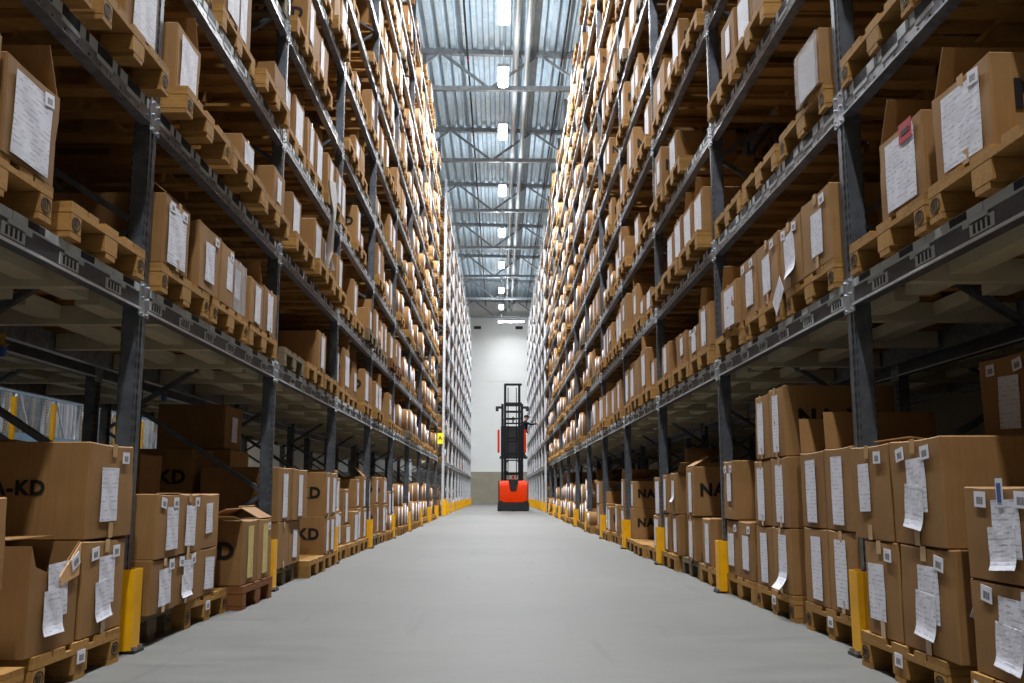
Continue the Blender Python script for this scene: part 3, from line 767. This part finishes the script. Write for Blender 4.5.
# ----------------------------------------------------------------- building pallets
def place_rot(s): return PI / 2 if s < 0 else -PI / 2
def lvl_words(l): return 'on the floor' if l == 0 else f'on {ORD[l]} shelf'
for i, r in enumerate(PALLETS[:NP]):
    s = r['s']; one, deck, blocks, runners = pallet_meshes(r['mat'], r['w'])
    loc = (s * (r['xf'] + 0.6), r['d'], L_TOP[r['lvl']] + (0.001 if r['lvl'] else 0.0))
    big = i < 44
    o = link('wooden_pallet', deck if big else one, None, loc, (0, 0, place_rot(s) + r['rot']))
    col = {'pine': 'Pale wooden', 'pine_red': 'Reddish wooden', 'pine_grey': 'Greyed wooden', 'blue_plastic': 'Blue painted wooden'}[r['mat']]
    tag(o, f'{col} pallet, {ORD[r["n"]]} {lvl_words(r["lvl"])} in {ORD[r["bay"] + 1]} bay of {SIDE[s]} rack', 'pallet',
        f'pallets {lvl_words(r["lvl"])} of the {SIDE[s]} rack')
    if big:
        for k, m in enumerate(blocks):
            b = link('block', m, o)
            if k in (0, 6) and i < 24:
                e = link('stamp', T_EUR, b, (blocks[k].vertices[0].co.x * 0 + (-r['w'] / 2 + .05 if k == 0 else r['w'] / 2 - .05), -0.6012, 0.062), (PI / 2, 0, 0))
        for m in runners: link('runner', m, o)
        if r['lvl'] == 0 and r['d'] < 6.5 and r['mat'] == 'pine': link('barcode_sticker', ME_STICK, o, (0, -.601, .085))
        if r['lvl'] == 0 and r['s'] > 0 and r['d'] < 3:
            for q in (-.30, -.16): link('torn_label', sheet_mesh(.15, .06, 'paper', .3), o, (q, -.603, .085), (0, .12 if q < -.2 else -.2, 0))

# ----------------------------------------------------------------- building boxes
def box_mesh(w, dep, h, bulge, openbox, seed):
    R = random.Random(seed)
    if openbox:
        mb = MB(); t = 0.005
        mb.box(-w / 2, w / 2, -dep / 2, dep / 2, 0, t)
        mb.prism([(-w / 2, t), (w / 2, t), (w / 2, h), (w / 2 - .03, h - .02), (.02, h - .125), (-w / 2 + .04, h - .075), (-w / 2, h)], 1, -dep / 2, -dep / 2 + t)
        mb.box(-w / 2, w / 2, dep / 2 - t, dep / 2, t, h)
        mb.box(-w / 2, -w / 2 + t, -dep / 2 + t, dep / 2 - t, t, h); mb.box(w / 2 - t, w / 2, -dep / 2 + t, dep / 2 - t, t, h)
        return mb.mesh('cardboard_box', 'cardboard')
    bm = bmesh.new(); bmesh.ops.create_cube(bm, size=1)
    bmesh.ops.bevel(bm, geom=list(bm.edges), offset=0.012, segments=1, affect='EDGES')
    bmesh.ops.subdivide_edges(bm, edges=[e for e in bm.edges if e.calc_length() > 0.5], cuts=3, use_grid_fill=True)
    jx = [R.uniform(-1, 1) for _ in range(8)]
    for v in bm.verts:
        x, y, z = v.co; u = (x * 2, y * 2, z * 2)
        k = (1 if x > 0 else 0) + (2 if y > 0 else 0) + (4 if z > 0 else 0)
        b = bulge * (1 - u[0] ** 2 if abs(u[1]) > .9 else 0) * (1 - u[2] ** 2)
        b2 = bulge * (1 - u[1] ** 2 if abs(u[0]) > .9 else 0) * (1 - u[2] ** 2)
        v.co = (x * w + math.copysign(b2, x) + jx[k] * 0.004 * abs(u[2]), y * dep + math.copysign(b, y) + jx[7 - k] * 0.004 * abs(u[0]), (z + .5) * h - (0.006 * (1 - u[0] ** 2) * (1 if z > .4 else 0)))
    me = bpy.data.meshes.new('cardboard_box'); bm.to_mesh(me); bm.free()
    me.materials.append(M['cardboard'])
    me.polygons.foreach_set('use_smooth', [True] * len(me.polygons)); me.set_sharp_from_angle(angle=0.5)
    return me

WN = {'big': 'with a wide sheet', 'long': 'with a long sheet', 'a4': 'with a white sheet', 'half': 'with a small sheet', 'double': 'with overlapping sheets',
      'yellow': '', 'torn': '', 'stickers': 'with small stickers', None: 'without sheet'}
def build_box(i, r):
    s, o = r['s'], r['o']; w, dep, h = r['d1'] - r['d0'], r['dep'], r['z1'] - r['z0']
    R = random.Random(1000 + i)
    me = box_mesh(w, dep, h, R.uniform(0.0, 0.006), o.get('open'), i)
    ob = link('cardboard_box', me, None, (s * (r['xf'] + dep / 2), (r['d0'] + r['d1']) / 2, r['z0']), (0, 0, place_rot(s) + R.uniform(-0.012, 0.012)))
    look = o.get('look') or ('flap-topped brown' if o.get('flaps') and o['flaps'][0][0] in ('far', 'near') else 'wide brown' if w > 0.5 else 'narrow brown' if w < 0.33 else 'low brown' if h < 0.31 else 'brown')
    sh = o.get('sheet', 'a4' if r['row'] == 'front' else None)
    if r['row'] == 'rear' and r['lvl']: sh = None
    lay = ''
    if r['lvl'] == 0: lay = ['bottom layer', 'second layer', 'third layer'][r['layer']]
    pos = f'{ORD[r["n"]]} ' + (f'in {"rear " if r["row"] == "rear" else ""}{lay} on floor' if r['lvl'] == 0 else f'{"in rear row " if r["row"] == "rear" else ""}on {ORD[r["lvl"]]} shelf')
    lab = f'{look[0].upper() + look[1:]} box {WN.get(sh, "")}'.strip() + f', {pos}, {ORD[r["bay"] + 1]} bay, {SIDE[s]} rack'
    if len(lab.replace(',', '').split()) > 16: lab = f'{look[0].upper() + look[1:]} box, {pos}, {ORD[r["bay"] + 1]} bay, {SIDE[s]} rack'
    tag(ob, lab, 'box', f'boxes {lvl_words(r["lvl"])} of the {SIDE[s]} rack')
    Y = -dep / 2
    bul = 0.0035
    def front(name, me, u, v, rot=0.0, lift=0.0): return link(name, me, ob, (u, Y - bul - lift, v), (0, rot, 0))
    if sh == 'big':
        ww, hh = min(0.28, w * 0.70), min(0.34, h * 0.84); front('shipping_sheet', sheet_mesh(ww, hh, 'paper', 0), R.uniform(-.02, .02), h * .47, R.uniform(-.03, .03))
    elif sh == 'long':
        ww = min(0.16, w * 0.42); front('shipping_sheet', sheet_mesh(ww, min(.34, h * .82), 'paper', 1.0 if o.get('look') == 'curled-sheeted' else 0), R.uniform(-.03, .03), h * .48, R.uniform(-.02, .02))
    elif sh == 'a4':
        front('shipping_sheet', sheet_mesh(.17, min(.225, h * .68), 'paper', 0), R.uniform(-.05, .05), h * .46, R.uniform(-.06, .06))
    elif sh == 'half':
        front('shipping_sheet', sheet_mesh(.125, min(.2, h * .55), 'paper', 0.5 if R.random() < .1 else 0), R.uniform(-.06, .06), h * .55, R.uniform(-.05, .05))
    elif sh == 'double':
        front('shipping_sheet', sheet_mesh(.165, min(.2, h * .6), 'paper', 0), .02, h * .56, R.uniform(-.05, .05)); front('shipping_sheet', sheet_mesh(.16, min(.16, h * .45), 'paper', 0.2), -.01, h * .36, R.uniform(-.1, .1), 0.002)
    elif sh == 'torn':
        front('shipping_sheet', sheet_mesh(.19, .24, 'paper', 0.3), 0.0, h * .5, -.12); front('torn_paper', sheet_mesh(.12, .2, 'paper', 0), -.15, -.02, .9, .03)
    elif sh == 'yellow':
        front('shipping_sheet', sheet_mesh(.13, .33, 'paper_yellow', 0), 0, h * .5)
    elif sh == 'stickers':
        for v in (.75, .4): front('barcode_sticker', ME_STICK, w * .2, h * v)
    if o.get('sticker'):
        for u in ((-.26, .24) if R.random() < .5 else (.26,)): front('barcode_sticker', ME_STICK, u * w, h * .86, R.uniform(-.15, .15), .001)
    if o.get('side_sticker'): link('barcode_sticker', ME_STICK, ob, (w / 2 + bul, -dep / 2 + .08, h * .45), (0, .4, PI / 2))
    if o.get('red'): front('red_label', ME_RED, .08, h * .88, .0, .002)
    if o.get('blue'): front('blue_tape', ME_BLUE, 0, h * .93, 0, .002)
    if o.get('tape') or R.random() < (.35 if i < 160 else 0):
        tu = R.uniform(-.02, .02)
        for a, b in ((0, .16), (.86, 1)): front('tape', MB().box(-.022, .022, -.0022, -.001, h * a, h * b).mesh('tape', 'tape'), tu, 0)
    if o.get('wrap'): front('plastic_film', sheet_mesh(w * .97, h * .96, 'film_clear', 0, 'plastic_film'), 0, h * .5, 0, .004)
    le = o.get('letter')
    if le and r['sc'] > 0 and (r['row'] == 'front' or i < 200):
        side = -1 if s < 0 else 1          # the face that looks towards the camera
        link('lettering', T_BIG if le == 'big' else T_SMALL, ob, (side * (w / 2 + 0.0065), 0, h * .52), (PI / 2, 0, PI / 2 * side))
    for fl in (o.get('flaps') or ()):
        edge, ang = fl; t = 0.005; a = math.radians(ang)
        L = .16 if edge in ('front', 'back') else min(.19, w * .5)
        if edge in ('near', 'far'):
            q = -1 if (edge == 'near') == (s < 0) else 1
            me = MB().box(-dep / 2 + .01, dep / 2 - .01, 0, L, -t / 2, t / 2).mesh('flap', 'cardboard')
            link('flap', me, ob, (q * (w / 2 - .003), 0, h + .002), (0, 0, 0)).matrix_local = \
                Matrix.Translation((q * (w / 2 - .003), 0, h + .003)) @ Matrix.Rotation(PI / 2 * (1 if q > 0 else -1), 4, 'Z') @ Matrix.Rotation(PI, 4, 'Z') @ Matrix.Rotation(PI - a, 4, 'X')
        else:
            me = MB().box(-w / 2 + .006, w / 2 - .006, 0, L, -t / 2, t / 2).mesh('flap', 'cardboard')
            q = -1 if edge == 'front' else 1
            T = Matrix.Translation((0, q * (dep / 2 - .003) if edge == 'front' else -dep / 2 + .26, h + .003))
            if edge == 'front': T = T @ Matrix.Rotation(PI - a, 4, 'X')
            else: T = T @ Matrix.Rotation(PI, 4, 'Z') @ Matrix.Rotation(PI - a, 4, 'X')
            link('flap', me, ob).matrix_local = T
    if o.get('open'):
        t = .004
        me = MB().prism([(.02, h - .125), (w / 2 - .01, h - .005), (w / 2 - .012, h - .13), (.03, h - .158)], 1, -t, 0).mesh('flap', 'torn_liner', fix=True)
        f1 = link('flap', me, ob, (0, -dep / 2 - .006, 0))
        me = MB().box(-w / 2 + .01, w / 2 - .01, 0, .50, -t / 2, t / 2).mesh('flap', 'cardboard')
        link('flap', me, ob).matrix_local = Matrix.Translation((0, dep / 2 - .003, h + .012)) @ Matrix.Rotation(PI, 4, 'Z') @ Matrix.Rotation(math.radians(1.0), 4, 'X')
        me = MB().box(-.10, .10, 0, .16, -t / 2, t / 2).mesh('flap', 'torn_liner')
        link('flap', me, ob).matrix_local = Matrix.Translation((-w / 2 + .1, -dep / 2 + .12, h - .03)) @ Matrix.Rotation(math.radians(-35), 4, 'X') @ Matrix.Rotation(.4, 4, 'Z')
        link('barcode_sticker', ME_STICK, ob, (w * .36, -dep / 2 - .010, h - .075), (0, -.45, 0))
for i, r in enumerate(BOXES[:NB]): build_box(i, r)

# ---- everything smaller: one mesh of boxes, one of pallets
def merged(name, label, cat, mats, gens):
    V, Fc, Mi = [], [], []
    base = np.array(CUBE)
    arr = np.array([g[:6] for g in gens], float); mi = np.array([g[6] for g in gens])
    x0, x1 = np.minimum(arr[:, 0], arr[:, 1]), np.maximum(arr[:, 0], arr[:, 1])
    y0, y1 = np.minimum(arr[:, 2], arr[:, 3]), np.maximum(arr[:, 2], arr[:, 3]); z0, z1 = arr[:, 4], arr[:, 5]
    P = np.stack([np.stack(p, 1) for p in ((x0, y0, z0), (x1, y0, z0), (x1, y1, z0), (x0, y1, z0), (x0, y0, z1), (x1, y0, z1), (x1, y1, z1), (x0, y1, z1))], 1)
    n = len(arr)
    faces = (base[None] + 8 * np.arange(n)[:, None, None]).reshape(-1, 4)
    me = bpy.data.meshes.new(name)
    me.vertices.add(8 * n); me.vertices.foreach_set('co', P.reshape(-1))
    me.loops.add(24 * n); me.loops.foreach_set('vertex_index', faces.reshape(-1))
    me.polygons.add(6 * n); me.polygons.foreach_set('loop_start', np.arange(0, 24 * n, 4))
    for m in mats: me.materials.append(M[m])
    me.polygons.foreach_set('material_index', np.repeat(mi, 6))
    me.update(calc_edges=True); me.validate()
    o = link(name, me); o['kind'] = 'stuff'; o['label'] = label; o['category'] = cat
    return o
g = []
for r in BOXES[NB:]:
    s = r['s']; x0 = r['xf']; x1 = x0 + r['dep']
    g.append((s * x0, s * x1, r['d0'], r['d1'], r['z0'], r['z1'], 0))
    sh = r['o'].get('sheet')
    if r['row'] == 'front' and sh:
        w, h, c = r['d1'] - r['d0'], r['z1'] - r['z0'], (r['d0'] + r['d1']) / 2
        hw = w * (.36 if sh == 'big' else .23); g.append((s * (x0 - .003), s * x0, c - hw, c + hw, r['z0'] + h * .07, r['z0'] + h * .92, 1))
# the racks standing behind carry pallets and boxes too
pg = []
def add_pallet(s, x_front, d, z, w=PAL_W):
    for grp in pallet_boxes(w).values():
        for (a, b, c, e, z0, z1) in grp: pg.append((s * (x_front + .6 + c), s * (x_front + .6 + e), d + a, d + b, z + z0, z + z1, 0))
for s in (-1, 1):
    for i in range(9 if s < 0 else 11):
        for l in range(0, 11):
            for k in range(3):
                if l == 0 and ((s < 0 and not (3 <= i)) or rng.random() < .35): continue
                d = (1.8 if s < 0 else 1.65) + 2.8 * i + 0.56 + 0.9 * k; xb = PX[s] + 1.35
                add_pallet(s, xb - 0.02, d, L_TOP[l])
                for q in (-1, 1):
                    if rng.random() < .8:
                        h = rng.uniform(.33, .42); dep = 1.15
                        g.append((s * (xb + .02), s * (xb + .02 + dep), d + q * .2 - .18, d + q * .2 + .18, L_TOP[l] + .146, L_TOP[l] + .146 + h, 0))
for r in PALLETS[NP:]: add_pallet(r['s'], r['xf'], r['d'], L_TOP[r['lvl']], r['w'])
merged('cardboard_box', 'Mass of small brown cardboard boxes filling the remaining rack places', 'box', ['cardboard_far', 'paper'], g)
merged('wooden_pallet', 'Mass of wooden pallets filling the remaining rack places', 'pallet', ['pine'], pg)

# ----------------------------------------------------------------- post guards
def guard_mesh(s):
    pts = [(-.07, 0.08), (-.07, -.005), (-.05, -.025), (.05, -.025), (.07, -.005), (.07, 0.08), (.063, .08), (.063, .0), (.047, -.018), (-.047, -.018), (-.063, .0), (-.063, .08)]
    mb = MB(); n = len(pts); b = 0
    for z, k in ((.014, 1.0), (.375, 1.0)):
        for p in pts: mb.v.append((p[0], p[1], z))
    for i in range(n):
        j = (i + 1) % n; mb.f.append((i, j, n + j, n + i)); mb.mi.append(0)
    for q in range(2):
        o = q * n
        for a in range(5): mb.f.append((o + a, o + a + 1, o + 10 - a, o + 11 - a)); mb.mi.append(0)
    return mb.mesh('post_guard', 'yellow', fix=True)
G_ME = guard_mesh(1)
G_BASE = MB().box(-.062, .062, -.045, .02, 0, .014).mesh('base_plate', 'truck_black')
G_BOLT = MB().tube((0, 0, .014), (0, 0, .03), .012, 6).mesh('bolt', 'bolt')
for s in (-1, 1):
    P = (LEFT_POSTS + LEFT_FAR) if s < 0 else (RIGHT_POSTS + RIGHT_FAR)
    vis = [d for d in P if d > 4]
    for i, d in enumerate(vis):
        end = s < 0 and abs(d - 30.6) < .01
        o = link('post_guard', G_ME, None, (s * (PX[s] - .03), d + .045, 0), (0, 0, place_rot(s)))
        if end: o.scale = (2.2, 1.4, 1.35); o.location.x = s * (PX[s] - .06)
        lab = 'Broad yellow post guard below the yellow sign at the cross aisle' if end else f'Yellow steel post guard, {ORD[i + 1]} post from the camera along the {SIDE[s]} rack'
        tag(o, lab, 'post guard', f'yellow post guards along the {SIDE[s]} rack')
        if i < 7:
            link('base_plate', G_BASE, o)
            for q in (-.04, .04): link('bolt', G_BOLT, o, (q, -.033, 0))
# sign with the letter
t = thing('aisle_sign', 'Yellow sign with a black letter A on the rack end post', 'sign', (-1.86, 30.52, 2.40))
link('panel', MB().box(-.09, .09, -.012, 0, -.17, .17).mesh('panel', 'sign_yellow'), t)
link('letter', T_A, t, (0, -.0135, 0), (PI / 2, 0, 0))
link('bracket', MB().box(-.02, .14, 0, .03, -.02, .02).mesh('bracket', 'galvanised'), t)
t = thing('hanging_tag', 'Small yellow sign hung in the next aisle seen under the left rack', 'sign', (-7.85, 28.4, 2.22))
link('panel', MB().box(-.07, .07, -.012, 0, -.14, .14).mesh('panel', 'sign_yellow'), t)
link('arm', MB().bar((-.5, 0.02, .2), (0.1, .02, .2), .02, .02).mesh('arm', 'galvanised'), t)
# loose film hanging over the left rack
def film(name, label, x, y, z0, z1, w):
    V, Fc = [], []; n = 26; m = 5
    for tt in (0, 1):
        for j in range(n + 1):
            v = j / n; ww = w * (0.35 + 0.65 * abs(math.sin(2.2 * v * PI + .6))) * (1 if v < .85 else 1.3)
            for i in range(m + 1):
                u = i / m - .5
                V.append((x + .03 * math.sin(5 * v + 3 * u) + .02 * math.cos(11 * u) + .003 * tt, y + u * ww + .02 * math.sin(7 * v), z1 + (z0 - z1) * v))
    N = (n + 1) * (m + 1)
    for j in range(n):
        for i in range(m):
            a = j * (m + 1) + i; q = (a, a + 1, a + m + 2, a + m + 1); Fc += [q, tuple(N + k for k in q[::-1])]
    me = bpy.data.meshes.new(name); me.from_pydata(V, [], Fc); me.materials.append(M['film']); me.update()
    me.polygons.foreach_set('use_smooth', [True] * len(me.polygons))
    return tag(link(name, me), label, 'plastic film')
film('plastic_film', 'Crumpled strip of clear film hanging over the third shelf beam of left rack', -1.60, 8.95, 2.82, 3.66, .17)
# in-rack sprinklers
SPR = MB().tube((0, 0, 0), (0, 0, -.06), .014, 8).tube((0, 0, -.06), (0, 0, -.075), .035, 10, 0, .02).mesh('pipe_drop', 'brass')
SPB = MB().tube((0, 0, -.075), (0, 0, -.13), .028, 10, 0, .016).mesh('nozzle', 'blue_mark')
for s, d, lab in ((1, 8.2, 'first'), (1, 10.4, 'second'), (1, 12.6, 'third'), (-1, 5.3, 'first'), (-1, 7.9, 'second')):
    t = thing('fire_sprinkler', f'Small brass and blue sprinkler under the first shelf, {lab} in {SIDE[s]} rack', 'sprinkler', (s * (PX[s] + 1.0), d, 1.59), 0, 'sprinkler heads')
    link('pipe_drop', SPR, t); link('nozzle', SPB, t)

# ----------------------------------------------------------------- order picker truck
TX, TD = 0.55, 38.7
t = thing('order_picker_truck', 'Orange order picker truck with a tall black mast at the aisle end', 'truck', (TX, TD, 0))
prof = [(-.0, .30), (-.0, .98), (.05, 1.10), (.16, 1.19), (1.0, 1.19), (1.0, .30)]
link('chassis', MB().prism(prof, 0, -.55, .55).mesh('chassis', 'truck_orange', bevel=.05, smooth=True), t)
mb = MB().prism([(-.62, .02), (.62, .02), (.62, .34), (.50, .42), (.36, .33), (-.36, .33), (-.50, .42), (-.62, .34)], 1, -.03, 1.0)
link('skirt', mb.mesh('skirt', 'truck_black', bevel=.02), t)
link('hood_panel', MB().prism([(-.20, 1.24), (.20, 1.24), (.13, .80), (.09, .76), (-.09, .76), (-.13, .80)], 1, -.02, .25).mesh('hood_panel', 'truck_black', bevel=.02), t)
link('side_edge', MB().box(-.60, -.55, .0, 1.0, .3, 1.17).mesh('side_edge', 'truck_black'), t)
link('side_edge', MB().box(.55, .59, .0, 1.0, .3, 1.12).mesh('side_edge', 'truck_black'), t)
for x in (-.56, .0, .52): link('wheel', MB().tube((x - .07, .12, .10), (x + .07, .12, .10), .10, 20).mesh('wheel', 'rubber', smooth=True), t)
for x in (-.45, .45):
    link('outrigger', MB().box(x - .09, x + .09, 1.0, 2.6, .03, .18).mesh('outrigger', 'truck_black', bevel=.02), t)
    link('fork', MB().box(x * .6 - .06, x * .6 + .06, 2.1, 3.3, 2.0, 2.05).mesh('fork', 'mast_black'), t)
for x in (-.435, .365):
    s = 1 if x > 0 else -1
    link('outer_mast', MB().box(x - .05, x + .05, 1.02, 1.06, .2, 4.32).box(x + s * .05, x + s * .035, 1.06, 1.2, .2, 4.32).box(x - .05, x + .05, 1.2, 1.22, .2, 4.32).mesh('outer_mast', 'mast_black'), t)
    xi = x - s * .11
    link('inner_mast', MB().box(xi - .05, xi + .05, 1.06, 1.16, 1.2, 5.15).mesh('inner_mast', 'mast_black', bevel=.01), t)
    link('hose', MB().tube((xi - s * .12, 1.1, 1.3), (xi - s * .12, 1.1, 5.0), .018, 8).mesh('hose', 'rubber'), t)
    link('side_lamp', MB().box(x + s * .05, x + s * .26, 1.0, 1.1, 4.12, 4.22).box(x + s * .16, x + s * .28, .96, 1.12, 4.02, 4.20).mesh('side_lamp', 'truck_black'), t)
for z, h in ((5.12, .09), (4.30, .16), (4.0, .09), (3.72, .06), (3.52, .06), (2.02, .05)):
    link('crossbar', MB().box(-.36, .36, 1.04, 1.12, z - h / 2, z + h / 2).mesh('crossbar', 'mast_black'), t)
link('lift_plate', MB().box(-.34, -.26, 1.04, 1.1, 1.2, 2.0).box(.26, .34, 1.04, 1.1, 1.2, 2.0).box(-.34, .34, 1.04, 1.1, 1.42, 1.53).box(-.34, .34, 1.04, 1.1, 1.18, 1.25).prism([(-.26, 1.53), (-.18, 1.53), (-.26, 1.6)], 1, 1.04, 1.1).prism([(.26, 1.53), (.26, 1.6), (.18, 1.53)], 1, 1.04, 1.1).mesh('lift_plate', 'mast_black', fix=True), t)
link('red_lamp', MB().box(-.05, .05, 1.02, 1.06, 1.27, 1.40).mesh('red_lamp', 'red_label'), t)
link('cab_back', MB().box(-.50, .50, 1.24, 1.30, 2.15, 3.42).box(-.30, .30, 1.20, 1.24, 2.3, 2.75).box(-.34, .34, 1.19, 1.24, 2.95, 3.03).box(-.26, .26, 1.19, 1.24, 2.8, 2.86).mesh('cab_back', 'truck_black', bevel=.008), t)
for s in (-1, 1): link('cab_side', MB().box(s * .545 - .095, s * .545 - .005, 1.18, 1.64, 2.34, 3.28).mesh('cab_side', 'truck_orange', bevel=.02), t)
link('platform', MB().box(-.55, .60, 1.28, 2.45, 2.12, 2.19).mesh('platform', 'truck_black'), t)
link('handrail', MB().tube((-.4, 1.35, 3.42), (-.4, 1.35, 3.7), .02, 8).tube((-.4, 1.35, 3.7), (.1, 1.35, 3.7), .02, 8).mesh('handrail', 'mast_black'), t)
link('chain', MB().box(-.03, .03, 1.10, 1.13, 3.55, 3.80).mesh('chain', 'rubber'), t)

# ----------------------------------------------------------------- the worker
def worker():
    FX, FY, FZ = TX + .42, TD + 1.98, 2.192
    J = {}; E = []
    def j(n, p, r, par=None):
        J[n] = (Vector(p), r)
        if par: E.append((par, n))
    j('pelvis', (0, 0, .94), .145); j('waist', (.01, 0, 1.08), .135, 'pelvis'); j('chest', (.06, 0, 1.27), .150, 'waist'); j('collar', (.10, 0, 1.43), .10, 'chest')
    j('neck', (.125, 0, 1.50), .055, 'collar'); j('chin', (.15, 0, 1.56), .07, 'neck'); j('head', (.155, 0, 1.64), .095, 'chin'); j('crown', (.15, 0, 1.71), .078, 'head')
    for q, nm in ((-1, 'l'), (1, 'r')):
        j(nm + 'hip', (0, q * .09, .88), .095, 'pelvis'); j(nm + 'knee', (.03 if q > 0 else -.02, q * .11, .49), .062, nm + 'hip'); j(nm + 'ank', (-.02, q * .11, .09), .042, nm + 'knee')
        j(nm + 'toe', (.15, q * .12, .04), .035, nm + 'ank')
    # arm that reaches to the shelf (towards +x), and the other on the rail
    j('rsh', (.14, -.19, 1.40), .066, 'collar'); j('rel', (.36, -.17, 1.34), .046, 'rsh'); j('rwr', (.585, -.13, 1.37), .030, 'rel'); j('rpa', (.65, -.12, 1.38), .032, 'rwr')
    for k, (dy, L) in enumerate(((-.036, .072), (-.012, .082), (.012, .078), (.034, .062))):
        j(f'rf{k}', (.69, -.12 + dy, 1.385), .0095, 'rpa'); j(f'rg{k}', (.69 + L * .55, -.12 + dy, 1.378), .009, f'rf{k}'); j(f'rh{k}', (.69 + L * .9, -.12 + dy, 1.355), .008, f'rg{k}')
    j('rt0', (.655, -.075, 1.365), .011, 'rpa'); j('rt1', (.70, -.055, 1.345), .0095, 'rt0')
    j('lsh', (.07, .19, 1.40), .066, 'collar'); j('lel', (.06, .25, 1.13), .046, 'lsh'); j('lwr', (.22, .20, 1.02), .030, 'lel'); j('lpa', (.285, .19, 1.00), .032, 'lwr')
    for k, (dy, L) in enumerate(((-.034, .072), (-.012, .082), (.012, .078), (.034, .062))):
        j(f'lf{k}', (.32, .19 + dy, .995), .0095, 'lpa'); j(f'lg{k}', (.345, .19 + dy, .965), .009, f'lf{k}')
    j('lt0', (.29, .145, .99), .011, 'lpa'); j('lt1', (.325, .125, .975), .0095, 'lt0')
    names = list(J); ix = {n: i for i, n in enumerate(names)}
    me = bpy.data.meshes.new('person'); me.from_pydata([J[n][0] for n in names], [(ix[a], ix[b]) for a, b in E], [])
    o = bpy.data.objects.new('person', me); COL.objects.link(o)
    m = o.modifiers.new('s', 'SKIN'); m.use_smooth_shade = True
    for i, n in enumerate(names):
        sv = me.skin_vertices[0].data[i]; r = J[n][1]; sv.radius = (r, r * (1.25 if n in ('pelvis', 'waist', 'chest') else 1.0)); sv.use_root = n == 'pelvis'
    ms = o.modifiers.new('u', 'SUBSURF'); ms.levels = 1; ms.render_levels = 1
    bpy.context.view_layer.update()
    dg = bpy.context.evaluated_depsgraph_get(); ev = bpy.data.meshes.new_from_object(o.evaluated_get(dg))
    o.modifiers.clear(); o.data = ev
    # nose and ears as part of the same surface mesh
    bm = bmesh.new(); bm.from_mesh(ev)
    for c, sc in (((.262, -.0, 1.615), (.018, .012, .022)), ((.15, .100, 1.61), (.014, .008, .028)), ((.15, -.100, 1.61), (.014, .008, .028))):
        bmesh.ops.create_uvsphere(bm, u_segments=8, v_segments=6, radius=1, matrix=Matrix.Translation(c) @ Matrix.Diagonal((*sc, 1)))
    ev.materials.clear()
    for mm in ('cloth_black', 'skin'): ev.materials.append(M[mm])
    for f in bm.faces:
        c = f.calc_center_median(); f.smooth = True
        f.material_index = 1 if (c.z > 1.525 or (c.x > .60 and c.z > 1.2) or (c.x > .235 and .9 < c.z < 1.06 and c.y > .05)) else 0
    bm.to_mesh(ev); bm.free()
    o.location = (FX, FY, FZ)
    tag(o, 'Person in black clothes and cap on the truck platform, reaching into the right rack', 'person')
    cap = bmesh.new(); bmesh.ops.create_uvsphere(cap, u_segments=16, v_segments=10, radius=.112)
    bmesh.ops.delete(cap, geom=[v for v in cap.verts if v.co.z < -.01], context='VERTS')
    ret = bmesh.ops.extrude_face_region(cap, geom=list(cap.faces)); 
    for v in [q for q in ret['geom'] if isinstance(q, bmesh.types.BMVert)]: v.co *= 1.05
    bmesh.ops.create_cube(cap, size=1, matrix=Matrix.Translation((.14, 0, .0)) @ Matrix.Diagonal((.13, .15, .01, 1)))
    cm = bpy.data.meshes.new('cap'); cap.to_mesh(cm); cap.free(); cm.materials.append(M['cloth_black'])
    c = link('cap', cm, o, (.155, 0, 1.655)); c.scale = (1, .95, .85)
    for y in (-.035, .035):
        b = MB().tube((.238, y, 1.642), (.252, y, 1.642), .010, 8).mesh('eye', 'ink'); link('eye', b, o)
    link('mouth', MB().box(.236, .248, -.025, .025, 1.568, 1.576).mesh('mouth', 'red_label'), o)
worker()

# ----------------------------------------------------------------- render look
w = bpy.data.worlds.new('world'); SC.world = w; w.use_nodes = True
w.node_tree.nodes['Background'].inputs[0].default_value = (0.5, 0.6, 0.7, 1); w.node_tree.nodes['Background'].inputs[1].default_value = 0.0
SC.view_settings.view_transform = 'Standard'; SC.view_settings.look = 'None'; SC.view_settings.gamma = 1; SC.view_settings.use_curve_mapping = False
SC.view_settings.exposure = 0.85
SC.cycles.max_bounces = 6; SC.cycles.diffuse_bounces = 3; SC.cycles.glossy_bounces = 3
SC.cycles.sample_clamp_indirect = 6.0
